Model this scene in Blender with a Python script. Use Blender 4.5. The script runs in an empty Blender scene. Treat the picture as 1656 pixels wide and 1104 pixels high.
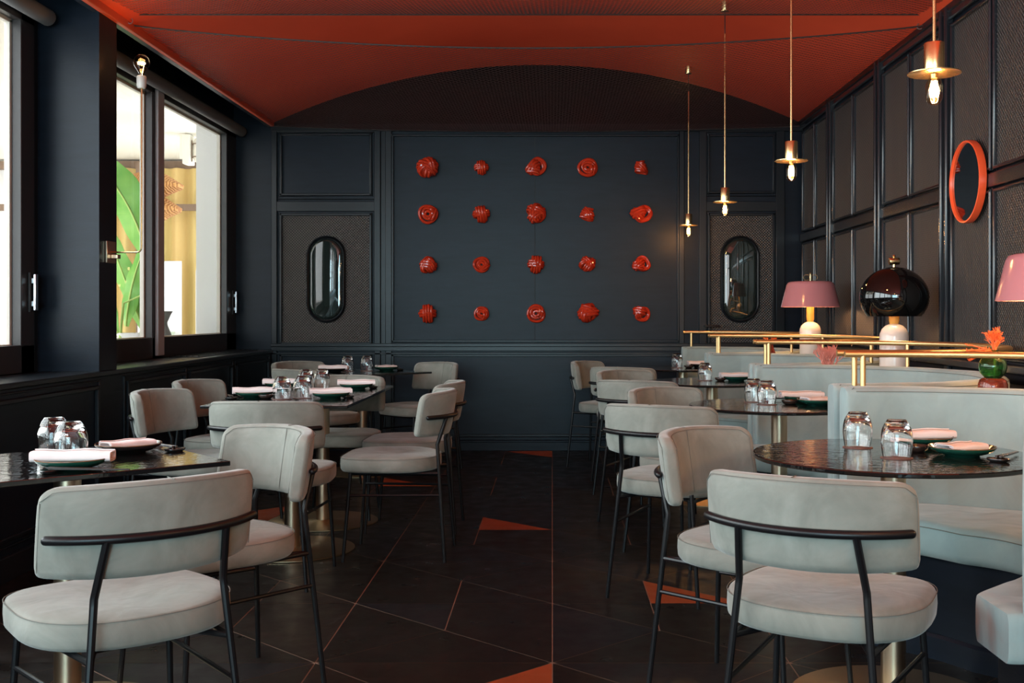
import bpy, math, random
from math import sin, cos, pi, radians, sqrt, atan2
from mathutils import Vector, Matrix, Euler

S = bpy.context.scene
COL = S.collection
random.seed(7)

# ------------------------------------------------------------------ camera
EYE = 1.18
cam_d = bpy.data.cameras.new('camera')
cam = bpy.data.objects.new('camera', cam_d)
COL.objects.link(cam)
cam.location = (0, 0, EYE)
cam.rotation_euler = (pi / 2, 0, 0)
cam_d.sensor_width = 36
cam_d.lens = 1800 / 1656 * 36
cam_d.shift_x = -65 / 1656
cam_d.shift_y = -44 / 1656
cam_d.clip_end = 200
S.camera = cam
S.view_settings.view_transform = 'Standard'
S.view_settings.look = 'None'
S.view_settings.exposure = 0.0
S.view_settings.gamma = 1
S.view_settings.use_curve_mapping = False

# ------------------------------------------------------------------ daylight
w = bpy.data.worlds.new('daylight')
S.world = w
w.use_nodes = True
bg = w.node_tree.nodes['Background']
bg.inputs[0].default_value = (0.93, 0.97, 1.0, 1)
bg.inputs[1].default_value = 4.6


def area(name, loc, rot, sx, sy, power, color):
    l = bpy.data.lights.new(name, 'AREA')
    l.shape = 'RECTANGLE'
    l.size, l.size_y = sx, sy
    l.energy = power
    l.color = color
    o = bpy.data.objects.new(name, l)
    o.location = loc
    o.rotation_euler = rot
    COL.objects.link(o)
    return o


# daylight in the window openings (side windows, then the glazed front of the room)
area('daylight_side_window', (-2.9, 1.6, 1.86), (0, radians(-90), 0), 1.6, 7.6, 215, (0.80, 0.93, 1.0))
area('daylight_front_glazing', (-0.9, -3.92, 1.7), (radians(90), 0, 0), 2.9, 1.9, 265, (0.44, 0.86, 1.0))


def point(name, loc, power, color, r=0.02, parent=None):
    l = bpy.data.lights.new(name, 'POINT')
    l.energy = power
    l.color = color
    l.shadow_soft_size = r
    o = bpy.data.objects.new(name, l)
    o.location = loc
    COL.objects.link(o)
    if parent:
        o.parent = parent
    return o


WARM = (1.0, 0.52, 0.2)
# unseen warm fill lights without lamp bodies, added to warm seats and ceiling
for x_, y_, z_, p_ in ((1.15, 1.45, 1.86, 22), (1.15, -.45, 1.86, 6), (1.9, 2.5, 1.3, 22), (1.9, .65, 1.35, 9)):
    point('added_warm_fill', (x_, y_, z_), p_, (1.0, 0.54, 0.25), .06)

# ------------------------------------------------------------------ materials


def srgb(r, g, b):
    f = lambda c: (c / 255 / 12.92) if c / 255 <= 0.04045 else ((c / 255 + 0.055) / 1.055) ** 2.4
    return (f(r), f(g), f(b), 1)


def mat(name, color, rough=0.5, metal=0.0, spec=0.5, **kw):
    m = bpy.data.materials.new(name)
    m.use_nodes = True
    nt = m.node_tree
    b = nt.nodes['Principled BSDF']
    b.inputs['Base Color'].default_value = color
    b.inputs['Roughness'].default_value = rough
    b.inputs['Metallic'].default_value = metal
    b.inputs['Specular IOR Level'].default_value = spec
    for k, v in kw.items():
        b.inputs[k.replace('_', ' ')].default_value = v
    return m


def nodes(m):
    return m.node_tree.nodes, m.node_tree.links, m.node_tree.nodes['Principled BSDF']


def texcoord(m, scale=(1, 1, 1), obj=True):
    n, l, b = nodes(m)
    tc = n.new('ShaderNodeTexCoord')
    mp = n.new('ShaderNodeMapping')
    mp.inputs['Scale'].default_value = scale
    l.new(tc.outputs['Object' if obj else 'Generated'], mp.inputs[0])
    return mp.outputs[0]


def noise(m, vec, scale, detail=3, rough=0.5, dist=0.0):
    n, l, b = nodes(m)
    t = n.new('ShaderNodeTexNoise')
    t.inputs['Scale'].default_value = scale
    t.inputs['Detail'].default_value = detail
    t.inputs['Roughness'].default_value = rough
    t.inputs['Distortion'].default_value = dist
    l.new(vec, t.inputs['Vector'])
    return t.outputs['Fac']


def ramp(m, fac, stops):
    n, l, b = nodes(m)
    r = n.new('ShaderNodeValToRGB')
    e = r.color_ramp.elements
    e[0].position, e[0].color = stops[0]
    e[1].position, e[1].color = stops[-1]
    for p, c in stops[1:-1]:
        x = e.new(p)
        x.color = c
    l.new(fac, r.inputs[0])
    return r.outputs[0]


def bump(m, h, strength=0.3, dist=0.01, chain=None):
    n, l, b = nodes(m)
    bn = n.new('ShaderNodeBump')
    bn.inputs['Strength'].default_value = strength
    bn.inputs['Distance'].default_value = dist
    l.new(h, bn.inputs['Height'])
    if chain is not None:
        l.new(chain, bn.inputs['Normal'])
    l.new(bn.outputs[0], b.inputs['Normal'])
    return bn.outputs[0]


def link(m, out, inp):
    n, l, b = nodes(m)
    l.new(out, b.inputs[inp])


def scaled(c, k):
    return (c[0] * k, c[1] * k, c[2] * k, 1)


# walls: satin blue-black paint with faint brush marks
PAINT = mat('blue_black_paint', (0.010, 0.013, 0.018, 1), 0.33, spec=0.17)
v = texcoord(PAINT, (1, 1, 6))
f = noise(PAINT, v, 5, 4)
link(PAINT, ramp(PAINT, f, [(0.3, (0.006, 0.0095, 0.0155, 1)), (0.7, (0.0085, 0.013, 0.021, 1))]), 'Base Color')
bump(PAINT, noise(PAINT, texcoord(PAINT, (2, 2, 30)), 14, 3), 0.12, 0.004)

JOINERY = mat('black_joinery_paint', (0.007, 0.009, 0.012, 1), 0.3, spec=0.3)
GLOSSJ = mat('satin_black_moulding', (0.012, 0.014, 0.018, 1), 0.24, spec=0.6)
GABLE = mat('matt_black_gable', (0.003, 0.003, 0.003, 1), 0.9, spec=0.05)
WINFRAME = mat('dark_window_frame', (0.02, 0.017, 0.017, 1), 0.4)
ALU = mat('pale_sash_aluminium', (0.55, 0.52, 0.46, 1), 0.45)
CHROME = mat('brushed_steel', (0.62, 0.66, 0.7, 1), 0.28, 1.0)

# woven cane painted black
CANE = mat('black_woven_cane', (0.03, 0.03, 0.032, 1), 0.42)
n_, l_, b_ = nodes(CANE)
tc = n_.new('ShaderNodeTexCoord')
sx = n_.new('ShaderNodeSeparateXYZ')
l_.new(tc.outputs['Object'], sx.inputs[0])


def mathn(m, op, a, b=None, c=None):
    n, l, _ = nodes(m)
    k = n.new('ShaderNodeMath')
    k.operation = op
    for i, x in enumerate((a, b, c)):
        if x is None:
            continue
        if isinstance(x, (int, float)):
            k.inputs[i].default_value = x
        else:
            l.new(x, k.inputs[i])
    return k.outputs[0]


hx = mathn(CANE, 'ADD', sx.outputs[0], sx.outputs[1])
sa = mathn(CANE, 'SINE', mathn(CANE, 'MULTIPLY', hx, 2 * pi / 0.024))
sb = mathn(CANE, 'SINE', mathn(CANE, 'MULTIPLY', sx.outputs[2], 2 * pi / 0.024))
wv = mathn(CANE, 'MULTIPLY', sa, sb)
wv2 = mathn(CANE, 'MULTIPLY_ADD', wv, 0.5, 0.5)
bump(CANE, wv2, 0.9, 0.006)
link(CANE, ramp(CANE, wv2, [(0.3, (0.002, 0.002, 0.002, 1)), (0.7, (0.085, 0.074, 0.068, 1))]), 'Base Color')

# red plaster ceiling
RED = mat('red_ceiling_plaster', (0.42, 0.045, 0.012, 1), 0.75)
f = noise(RED, texcoord(RED), 1.3, 4)
link(RED, ramp(RED, f, [(0.3, (0.78, 0.068, 0.018, 1)), (0.7, (0.86, 0.085, 0.024, 1))]), 'Base Color')
REDTRIM = mat('red_trim_paint', (0.55, 0.085, 0.04, 1), 0.5)

# floor: large dark stone triangles, some terracotta red, coppery joints


def stone(name, c1, c2, rough):
    m = mat(name, c1, rough, spec=0.26)
    v = texcoord(m)
    link(m, ramp(m, noise(m, v, 1.6, 5, 0.6, 0.3), [(0.3, c1), (0.7, c2)]), 'Base Color')
    link(m, ramp(m, noise(m, v, 9, 4), [(0.3, (rough - .08,) * 3 + (1,)), (0.7, (rough + .1,) * 3 + (1,))]), 'Roughness')
    bump(m, noise(m, v, 60, 3), 0.12, 0.002)
    return m


TILE_A = stone('charcoal_floor_tile', (0.007, 0.005, 0.004, 1), (0.010, 0.0075, 0.006, 1), 0.34)
TILE_B = stone('brown_black_floor_tile', (0.009, 0.006, 0.0045, 1), (0.013, 0.009, 0.0065, 1), 0.38)
TILE_C = stone('blue_black_floor_tile', (0.007, 0.006, 0.007, 1), (0.010, 0.009, 0.010, 1), 0.36)
TILE_R = stone('terracotta_floor_tile', (0.25, 0.045, 0.012, 1), (0.31, 0.06, 0.017, 1), 0.45)
GROUT = mat('copper_tinted_grout', (0.28, 0.17, 0.12, 1), 0.6)

# sage suede upholstery
SUEDE = mat('sage_grey_suede', (0.4, 0.4, 0.36, 1), 0.9, spec=0.15)
v = texcoord(SUEDE)
f = noise(SUEDE, v, 6.5, 5, 0.6, 0.7)
link(SUEDE, ramp(SUEDE, f, [(0.32, (0.185, 0.19, 0.165, 1)), (0.5, (0.225, 0.23, 0.20, 1)), (0.7, (0.275, 0.28, 0.247, 1))]), 'Base Color')
bn = bump(SUEDE, noise(SUEDE, v, 11, 2, 0.5, 0.6), 0.22, 0.02)
bump(SUEDE, noise(SUEDE, v, 500, 2), 0.1, 0.001, bn)
nodes(SUEDE)[2].inputs['Sheen Weight'].default_value = 0.25
nodes(SUEDE)[2].inputs['Sheen Roughness'].default_value = 0.4

BSUEDE = mat('sage_banquette_suede', (0.4, 0.43, 0.4, 1), 0.9, spec=0.15)
v = texcoord(BSUEDE)
f = noise(BSUEDE, v, 3.5, 5, 0.62, 0.8)
link(BSUEDE, ramp(BSUEDE, f, [(0.3, (0.235, 0.305, 0.30, 1)), (0.7, (0.315, 0.395, 0.385, 1))]), 'Base Color')
bn = bump(BSUEDE, noise(BSUEDE, texcoord(BSUEDE, (2.0, 2.0, 0.6)), 3.6, 1.5, 0.4, 0.5), 0.42, 0.06)
bump(BSUEDE, noise(BSUEDE, v, 500, 2), 0.1, 0.001, bn)
nodes(BSUEDE)[2].inputs['Sheen Weight'].default_value = 0.25
SEAM = mat('dark_seam_stitching', (0.15, 0.155, 0.135, 1), 0.9)

BLACKMETAL = mat('black_powder_coated_steel', (0.005, 0.005, 0.006, 1), 0.36, spec=0.32)
BRASS = mat('brushed_brass', (0.78, 0.56, 0.27, 1), 0.24, 1.0)
RAILM = mat('satin_brass_rail', (0.80, 0.54, 0.25, 1), 0.42, 1.0)
CHAMP = mat('champagne_metal_column', (0.62, 0.48, 0.34, 1), 0.3, 1.0)
BRONZE = mat('bronze_base_plate', (0.42, 0.32, 0.20, 1), 0.38, 1.0)
bump(BRONZE, noise(BRONZE, texcoord(BRONZE), 9, 3), 0.15, 0.01)

# rippled black glass table tops
TOP = mat('rippled_black_glass', (0.008, 0.008, 0.008, 1), 0.05, spec=0.9)
v = texcoord(TOP)
bn = bump(TOP, noise(TOP, texcoord(TOP, (1, 2.2, 1)), 34, 2, 0.4, 0.3), 0.24, 0.004)

GREEN = mat('dark_green_glaze', (0.008, 0.055, 0.038, 1), 0.12, spec=0.6)
bump(GREEN, noise(GREEN, texcoord(GREEN), 30, 2), 0.15, 0.003)
DARKGLAZE = mat('black_glaze', (0.012, 0.012, 0.012, 1), 0.16, spec=0.6)
BROWNGLAZE = mat('brown_rim_glaze', (0.16, 0.07, 0.03, 1), 0.2)
LACQ = mat('brown_black_lacquer', (0.03, 0.018, 0.014, 1), 0.25)
LINEN = mat('blush_linen', (0.80, 0.70, 0.68, 1), 0.9, spec=0.2)
bump(LINEN, noise(LINEN, texcoord(LINEN), 420, 2), 0.25, 0.001)
COASTER = mat('brown_leather_coaster', (0.16, 0.075, 0.06, 1), 0.6)
KNOT = mat('glossy_red_ceramic', (0.50, 0.035, 0.012, 1), 0.13, spec=0.6)
PINK = mat('pink_enamel', (0.50, 0.20, 0.215, 1), 0.16, spec=0.6)
PINKIN = mat('cream_enamel_lining', (0.8, 0.68, 0.55, 1), 0.5)
BLACKGLOSS = mat('polished_black_enamel', (0.004, 0.004, 0.004, 1), 0.04, spec=0.7)
CREAM = mat('cream_ceramic', (0.78, 0.68, 0.60, 1), 0.16)
PORCELAIN = mat('grey_porcelain', (0.5, 0.46, 0.42, 1), 0.35)
ORANGE = mat('orange_mirror_frame', (0.85, 0.10, 0.03, 1), 0.3)
MIRROR = mat('mirror_silver', (0.55, 0.57, 0.58, 1), 0.015, 1.0)
DARKPANE = mat('dark_porthole_pane', (0.015, 0.022, 0.02, 1), 0.02, spec=1.0)
CORAL = mat('orange_coral', (0.85, 0.16, 0.03, 1), 0.55)
CORALP = mat('pink_coral', (0.75, 0.28, 0.22, 1), 0.6)
CORD = mat('black_cord', (0.01, 0.01, 0.01, 1), 0.7)
NETM = mat('grey_net_cord', (0.05, 0.042, 0.042, 1), 0.4)
ROPE = mat('dark_net_rope', (0.035, 0.025, 0.024, 1), 0.7)
AMBER = mat('amber_glass_neck', (1.0, 0.55, 0.12, 1), 0.25, Transmission_Weight=0.35)
GLASS = mat('clear_glass', (1, 1, 1, 1), 0.0, Transmission_Weight=1.0, IOR=1.46)
GREENGLASS = mat('green_glass', (0.16, 0.42, 0.15, 1), 0.02, Transmission_Weight=0.95, IOR=1.45)
REDGLASS = mat('red_glass', (0.55, 0.12, 0.07, 1), 0.03, Transmission_Weight=0.85, IOR=1.45)
BROWNGLASS = mat('brown_red_glass', (0.28, 0.05, 0.03, 1), 0.05, Transmission_Weight=0.5, IOR=1.45)


def thin_glass(name, tint, k=0.08):
    m = bpy.data.materials.new(name)
    m.use_nodes = True
    n, l = m.node_tree.nodes, m.node_tree.links
    n.remove(n['Principled BSDF'])
    t = n.new('ShaderNodeBsdfTransparent')
    t.inputs[0].default_value = tint
    g = n.new('ShaderNodeBsdfGlossy')
    g.inputs['Roughness'].default_value = 0.01
    fr = n.new('ShaderNodeLayerWeight')          # Schlick: f0 + (1 - f0) * (1 - cos)^5
    fr.inputs[0].default_value = 0.5
    pw = n.new('ShaderNodeMath')
    pw.operation = 'POWER'
    pw.inputs[1].default_value = 5
    l.new(fr.outputs['Facing'], pw.inputs[0])
    ma = n.new('ShaderNodeMath')
    ma.operation = 'MULTIPLY_ADD'
    ma.inputs[1].default_value = k * 5
    ma.inputs[2].default_value = .03
    l.new(pw.outputs[0], ma.inputs[0])
    mx = n.new('ShaderNodeMixShader')
    l.new(ma.outputs[0], mx.inputs[0])
    l.new(t.outputs[0], mx.inputs[1])
    l.new(g.outputs[0], mx.inputs[2])
    l.new(mx.outputs[0], n['Material Output'].inputs[0])
    return m


PANE = thin_glass('window_pane_glass', (0.97, 0.98, 0.97, 1), 0.15)
BULBG = thin_glass('bulb_glass', (1.0, 0.86, 0.66, 1), 0.3)


def emit(name, color, s):
    m = bpy.data.materials.new(name)
    m.use_nodes = True
    n, l = m.node_tree.nodes, m.node_tree.links
    n.remove(n['Principled BSDF'])
    e = n.new('ShaderNodeEmission')
    e.inputs[0].default_value = color
    e.inputs[1].default_value = s
    l.new(e.outputs[0], n['Material Output'].inputs[0])
    return m


FIL = emit('glowing_filament', (1.0, 0.62, 0.25, 1), 40)

# outdoors
TERR_CEIL = mat('cream_terrace_ceiling', (0.88, 0.84, 0.74, 1), 0.8)
WHITEW = mat('white_render', (0.86, 0.85, 0.84, 1), 0.8)
PAVE = mat('pale_terrace_paving', (0.75, 0.70, 0.66, 1), 0.7)
CURT = mat('ochre_curtain', (0.62, 0.43, 0.12, 1), 0.9)
f = noise(CURT, texcoord(CURT, (6, 1, 0.1)), 1.2, 2)
link(CURT, ramp(CURT, f, [(0.35, (0.72, 0.50, 0.20, 1)), (0.65, (0.60, 0.52, 0.20, 1))]), 'Base Color')
nodes(CURT)[2].inputs['Subsurface Weight'].default_value = 0.0
WOODR = mat('brown_curtain_rail', (0.22, 0.14, 0.09, 1), 0.6)
LEAF = mat('banana_leaf', (0.16, 0.42, 0.05, 1), 0.4)
f = noise(LEAF, texcoord(LEAF, (1, 1, 1)), 4, 3)
link(LEAF, ramp(LEAF, f, [(0.3, (0.10, 0.36, 0.04, 1)), (0.7, (0.28, 0.55, 0.10, 1))]), 'Base Color')
MIDRIB = mat('leaf_midrib', (0.45, 0.62, 0.16, 1), 0.5)
RATTAN = mat('orange_rattan', (0.5, 0.22, 0.06, 1), 0.8)
n_, l_, b_ = nodes(RATTAN)
wvt = n_.new('ShaderNodeTexWave')
wvt.inputs['Scale'].default_value = 14
wvt.inputs['Distortion'].default_value = 6
l_.new(texcoord(RATTAN), wvt.inputs['Vector'])
bump(RATTAN, wvt.outputs['Fac'], 0.6, 0.02)
link(RATTAN, ramp(RATTAN, wvt.outputs['Fac'], [(0.2, (0.36, 0.14, 0.03, 1)), (0.8, (0.58, 0.28, 0.08, 1))]), 'Base Color')
GREYW = mat('grey_woven_stool', (0.2, 0.2, 0.2, 1), 0.7)
PALEG = mat('pale_green_ceramic', (0.45, 0.52, 0.40, 1), 0.6)

# ------------------------------------------------------------------ mesh helpers


class MB:
    def __init__(s):
        s.v, s.f, s.mi = [], [], []

    def add(s, vs, fs, mi=0):
        o = len(s.v)
        s.v += [tuple(p) for p in vs]
        s.f += [tuple(i + o for i in q) for q in fs]
        s.mi += [mi] * len(fs)
        return s

    def box(s, x0, x1, y0, y1, z0, z1, mi=0):
        vs = [(x, y, z) for z in (z0, z1) for y in (y0, y1) for x in (x0, x1)]
        return s.add(vs, [(0, 2, 3, 1), (4, 5, 7, 6), (0, 1, 5, 4), (2, 6, 7, 3), (0, 4, 6, 2), (1, 3, 7, 5)], mi)

    def obox(s, c, sx, sy, sz, M=None, mi=0):
        M = M or Matrix()
        vs = [M @ Vector((x * sx / 2, y * sy / 2, z * sz / 2)) + Vector(c) for z in (-1, 1) for y in (-1, 1) for x in (-1, 1)]
        return s.add(vs, [(0, 2, 3, 1), (4, 5, 7, 6), (0, 1, 5, 4), (2, 6, 7, 3), (0, 4, 6, 2), (1, 3, 7, 5)], mi)

    def loft(s, rings, caps=True, closed=False, mi=0):
        n = len(rings[0])
        vs = [p for r in rings for p in r]
        fs = []
        m = len(rings)
        for i in range(m if closed else m - 1):
            a, b = i * n, ((i + 1) % m) * n
            for j in range(n):
                k = (j + 1) % n
                fs.append((a + j, a + k, b + k, b + j))
        if caps and not closed:
            fs.append(tuple(range(n - 1, -1, -1)))
            fs.append(tuple((m - 1) * n + j for j in range(n)))
        return s.add(vs, fs, mi)

    def tube(s, pts, r, seg=8, closed=False, mi=0, round_end=False):
        pts = [Vector(p) for p in pts]
        n = len(pts)
        rr = r if isinstance(r, (list, tuple)) else [r] * n
        if round_end and not closed:
            d0 = (pts[0] - pts[1]).normalized()
            d1 = (pts[-1] - pts[-2]).normalized()
            P, R = [], []
            for a in (80, 50, 25):
                P.append(pts[0] + d0 * rr[0] * sin(radians(a)))
                R.append(rr[0] * cos(radians(a)))
            P += pts
            R += list(rr)
            for a in (25, 50, 80):
                P.append(pts[-1] + d1 * rr[-1] * sin(radians(a)))
                R.append(rr[-1] * cos(radians(a)))
            pts, rr, n = P, R, len(P)
        T = []
        for i in range(n):
            if closed:
                t = pts[(i + 1) % n] - pts[i - 1]
            else:
                t = pts[min(i + 1, n - 1)] - pts[max(i - 1, 0)]
            T.append(t.normalized() if t.length > 1e-9 else Vector((0, 0, 1)))
        up = Vector((0, 0, 1)) if abs(T[0].z) < 0.9 else Vector((1, 0, 0))
        N = (up - T[0] * up.dot(T[0])).normalized()
        rings = []
        for i in range(n):
            N = (N - T[i] * N.dot(T[i]))
            N = N.normalized() if N.length > 1e-9 else T[i].orthogonal().normalized()
            B = T[i].cross(N)
            rings.append([pts[i] + (N * cos(2 * pi * k / seg) + B * sin(2 * pi * k / seg)) * rr[i] for k in range(seg)])
        return s.loft(rings, True, closed, mi)

    def lathe(s, prof, seg=32, c=(0, 0, 0), mi=0, axis='z'):
        rings, c = [], Vector(c)
        vs, fs = [], []
        idx = []
        for (r, z) in prof:
            if r < 1e-6:
                idx.append([len(vs)])
                vs.append(Vector((0, 0, z)))
            else:
                idx.append(list(range(len(vs), len(vs) + seg)))
                vs += [Vector((r * cos(2 * pi * k / seg), r * sin(2 * pi * k / seg), z)) for k in range(seg)]
        for a, b in zip(idx, idx[1:]):
            for j in range(seg):
                k = (j + 1) % seg
                if len(a) == 1 and len(b) == 1:
                    break
                if len(a) == 1:
                    fs.append((a[0], b[k], b[j]))
                elif len(b) == 1:
                    fs.append((a[j], a[k], b[0]))
                else:
                    fs.append((a[j], a[k], b[k], b[j]))
        if axis == 'x':
            vs = [Vector((p.z, p.y, -p.x)) for p in vs]
        elif axis == 'y':
            vs = [Vector((p.x, p.z, -p.y)) for p in vs]
        return s.add([p + c for p in vs], fs, mi)

    def prism(s, poly, z0, z1, mi=0):
        n = len(poly)
        vs = [(x, y, z0) for x, y in poly] + [(x, y, z1) for x, y in poly]
        fs = [tuple(range(n - 1, -1, -1)), tuple(range(n, 2 * n))]
        fs += [(i, (i + 1) % n, n + (i + 1) % n, n + i) for i in range(n)]
        return s.add(vs, fs, mi)

    def build(s, name, mats, parent=None, smooth=True, bevel=0, loc=None, fix=True, angle=35):
        me = bpy.data.meshes.new(name)
        me.from_pydata(s.v, [], s.f)
        me.validate()
        if fix:
            import bmesh
            bm = bmesh.new()
            bm.from_mesh(me)
            bmesh.ops.remove_doubles(bm, verts=bm.verts, dist=1e-6)
            bmesh.ops.recalc_face_normals(bm, faces=bm.faces)
            bm.to_mesh(me)
            bm.free()
        if not isinstance(mats, (list, tuple)):
            mats = [mats]
        for m in mats:
            me.materials.append(m)
        if len(mats) > 1:
            for p, k in zip(me.polygons, s.mi):
                p.material_index = k
        if smooth:
            me.polygons.foreach_set('use_smooth', [True] * len(me.polygons))
            me.set_sharp_from_angle(angle=radians(angle))
        o = bpy.data.objects.new(name, me)
        if loc:
            o.location = loc
        COL.objects.link(o)
        if parent:
            o.parent = parent
        if bevel:
            b = o.modifiers.new('soft_edges', 'BEVEL')
            b.width = bevel
            b.segments = 2
            b.limit_method = 'ANGLE'
            b.angle_limit = radians(40)
        return o


def tag(o, label=None, cat=None, group=None, kind=None):
    if label:
        o['label'] = label
    if cat:
        o['category'] = cat
    if group:
        o['group'] = group
    if kind:
        o['kind'] = kind
    return o


def thing(name, loc=(0, 0, 0), rz=0.0, label=None, cat=None, group=None):
    o = bpy.data.objects.new(name, None)
    o.empty_display_size = 0.1
    COL.objects.link(o)
    o.location = loc
    o.rotation_euler = (0, 0, rz)
    return tag(o, label, cat, group)


KIDS = {}


def dup(root, loc, rz=0.0, label=None, group=None, cat=None):
    r = root.copy()
    COL.objects.link(r)
    r.location = loc
    r.rotation_euler = (0, 0, rz)
    if label:
        r['label'] = label
    if group:
        r['group'] = group
    if cat:
        r['category'] = cat
    for ch in list(root.children):
        c = ch.copy()
        COL.objects.link(c)
        c.parent = r
        for g in list(ch.children):
            d = g.copy()
            COL.objects.link(d)
            d.parent = c
    return r


class Maker:
    """first call moves the prototype, later calls copy it"""

    def __init__(s, proto):
        s.p, s.used = proto, False

    def __call__(s, loc, rz, label, group=None, cat=None):
        if not s.used:
            s.used = True
            s.p.location = loc
            s.p.rotation_euler = (0, 0, rz)
            if label:
                s.p['label'] = label
            if group:
                s.p['group'] = group
            return s.p
        return dup(s.p, loc, rz, label, group, cat)


def struct(name, mb, m, parent=None, **kw):
    o = mb.build(name, m, parent, **kw)
    if parent is None:
        o['kind'] = 'structure'
    return o


# ------------------------------------------------------------------ room constants
XL, XR, XW = -2.43, 2.17, -2.76      # left inner face, right wall, window plane
YB, YF = 9.65, -4.0                  # back wall, front wall behind the camera
ZS = 0.874                           # sill shelf
ZC = 2.83                            # springing of the vaulted ceiling
VR, VCX = 5.46, (XL + XR) / 2
HALF = (XR - XL) / 2
VZC = ZC - sqrt(VR * VR - HALF * HALF)


def vault(x):
    return VZC + sqrt(max(VR * VR - (x - VCX) ** 2, 0))


# floor ------------------------------------------------------------
fl = MB()
A, B = 0.803, 0.775
Y0 = 3.77
fl.box(-3.0, XR + .1, YF - .1, YB + .1, -0.06, -0.002, 4)
reds = {(-1, -1, 'R'), (0, 1, 'L'), (-1, 3, 'L'), (-1, 7, 'R'), (-2, 5, 'L'), (-3, 3, 'R'), (1, -3, 'L'), (-2, -3, 'R'), (1, 5, 'R')}
rnd = random.Random(3)
G = 0.0022
for r in range(-11, 8):
    for c in range(-4, 3):
        x0, y0 = c * A, Y0 + r * B
        BL, BR, TL, TR = (x0, y0), (x0 + A, y0), (x0, y0 + B), (x0 + A, y0 + B)
        C = (x0 + A / 2, y0 + B / 2)
        TM, BM = (x0 + A / 2, y0 + B), (x0 + A / 2, y0)
        if r % 2 == 0:
            regs = [('a', [BL, BR, C]), ('b', [BL, C, TL]), ('c', [TL, C, TM]), ('d', [TM, C, BR, TR])]
        else:
            regs = [('a', [TL, C, TR]), ('R', [C, BR, TR]), ('L', [C, BM, BR]), ('d', [TL, BL, BM, C])]
        for k, poly in regs:
            # clip to the room
            P = [(min(max(x, -2.6), XR + .02), min(max(y, YF), YB + .02)) for x, y in poly]
            cx = sum(p[0] for p in P) / len(P)
            cy = sum(p[1] for p in P) / len(P)
            ar = 0
            for i in range(len(P)):
                a, b = P[i], P[(i + 1) % len(P)]
                ar += a[0] * b[1] - a[1] * b[0]
            if abs(ar) < 1e-3:
                continue
            if ar < 0:
                P = P[::-1]
            # inset each edge by G
            Q = []
            n = len(P)
            for i in range(n):
                p0, p1, p2 = Vector(P[i - 1]), Vector(P[i]), Vector(P[(i + 1) % n])
                e1, e2 = (p1 - p0), (p2 - p1)
                if e1.length < 1e-6 or e2.length < 1e-6:
                    Q.append(p1)
                    continue
                e1.normalize(); e2.normalize()
                n1, n2 = Vector((-e1.y, e1.x)), Vector((-e2.y, e2.x))
                d = n1 + n2
                d = d / max(0.25, (1 + n1.dot(n2)))
                Q.append(p1 + d * G)
            mi = 3 if (c, r, k) in reds else rnd.choice((0, 0, 1, 2))
            fl.add([(q[0], q[1], 0.0) for q in Q], [tuple(range(n))], mi)
floor = struct('floor', fl, [TILE_A, TILE_B, TILE_C, TILE_R, GROUT], smooth=False, fix=False)

# ceiling ------------------------------------------------------------
ce = MB()
NX = 48
xs = [XL + (XR - XL) * i / NX for i in range(NX + 1)]
prof_lo = [(x, vault(x)) for x in xs]
rings = []
for y in (YF, YB):
    rings.append([(x, y, z) for x, z in prof_lo] + [(XR, y, 3.5), (XL, y, 3.5)])
ce.loft(rings)
struct('ceiling', ce, RED)
gb = MB()
gb.loft([[(x, y, z) for x, z in prof_lo] for y in (YB - .012, YB)])
struct('trim_1', gb, GABLE)                      # black gable field above the panelling

# back wall ------------------------------------------------------------
wb = MB()
wb.box(-2.80, XR + .1, YB, YB + .15, 0, 3.5)
wall_back = struct('wall_back', wb, PAINT)


def bxw(px):
    return (px - 893) * YB / 1800


def bzw(py):
    return EYE - (py - 508) * YB / 1800


def frame_y(mb, x0, x1, z0, z1, w, d, y, lip=True):
    """rectangular moulding on a wall facing -y"""
    for a, b, c, e in ((x0, x1, z0, z0 + w), (x0, x1, z1 - w, z1), (x0, x0 + w, z0, z1), (x1 - w, x1, z0, z1)):
        mb.box(a, b, y - d, y, c, e)
    if lip:
        g = w * 1.5
        l = w * 0.45
        X0, X1, Z0, Z1 = x0 - g, x1 + g, z0 - g, z1 + g
        for a, b, c, e in ((X0, X1, Z0, Z0 + l), (X0, X1, Z1 - l, Z1), (X0, X0 + l, Z0, Z1), (X1 - l, X1, Z0, Z1)):
            mb.box(a, b, y - d * .55, y, c, e)


# stiles and rails of the panelled wall
mb = MB()
for p0, p1 in ((440, 449), (606, 616), (624, 634), (1098, 1106), (1130, 1142), (1254, 1268)):
    mb.box(bxw(p0), bxw(p1), YB - .03, YB, 0.08, 2.80)
mb.box(bxw(616), bxw(624), YB - .012, YB, 0.08, 2.80)
for p0, p1 in ((440, 616), (1130, 1268)):
    mb.box(bxw(p0) + .004, bxw(p1) - .004, YB - .027, YB, bzw(342), bzw(326))
    mb.box(bxw(p0) + .004, bxw(p1) - .004, YB - .026, YB, bzw(215), 2.805)
mb.box(bxw(440), XR, YB - .035, YB, bzw(213), 2.82)
mb.build('stile_and_rail', JOINERY, wall_back, bevel=.004)
mb = MB()
mb.box(bxw(440), XR, YB - .055, YB, bzw(560), bzw(555))
mb.box(bxw(440), XR, YB - .04, YB, bzw(567), bzw(560))
mb.box(bxw(440), XR, YB - .03, YB, bzw(573), bzw(570))
mb.build('chair_rail', JOINERY, wall_back, bevel=.003)
mb = MB()
frame_y(mb, bxw(453), bxw(602), bzw(317), bzw(216), .022, .03, YB)
mb.build('panel_moulding', JOINERY, wall_back, bevel=.004)
mb = MB()
frame_y(mb, bxw(634), bxw(1098), bzw(553), bzw(218), .018, .03, YB, False)
mb.build('panel_moulding', JOINERY, wall_back, bevel=.004)
mb = MB()
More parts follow.
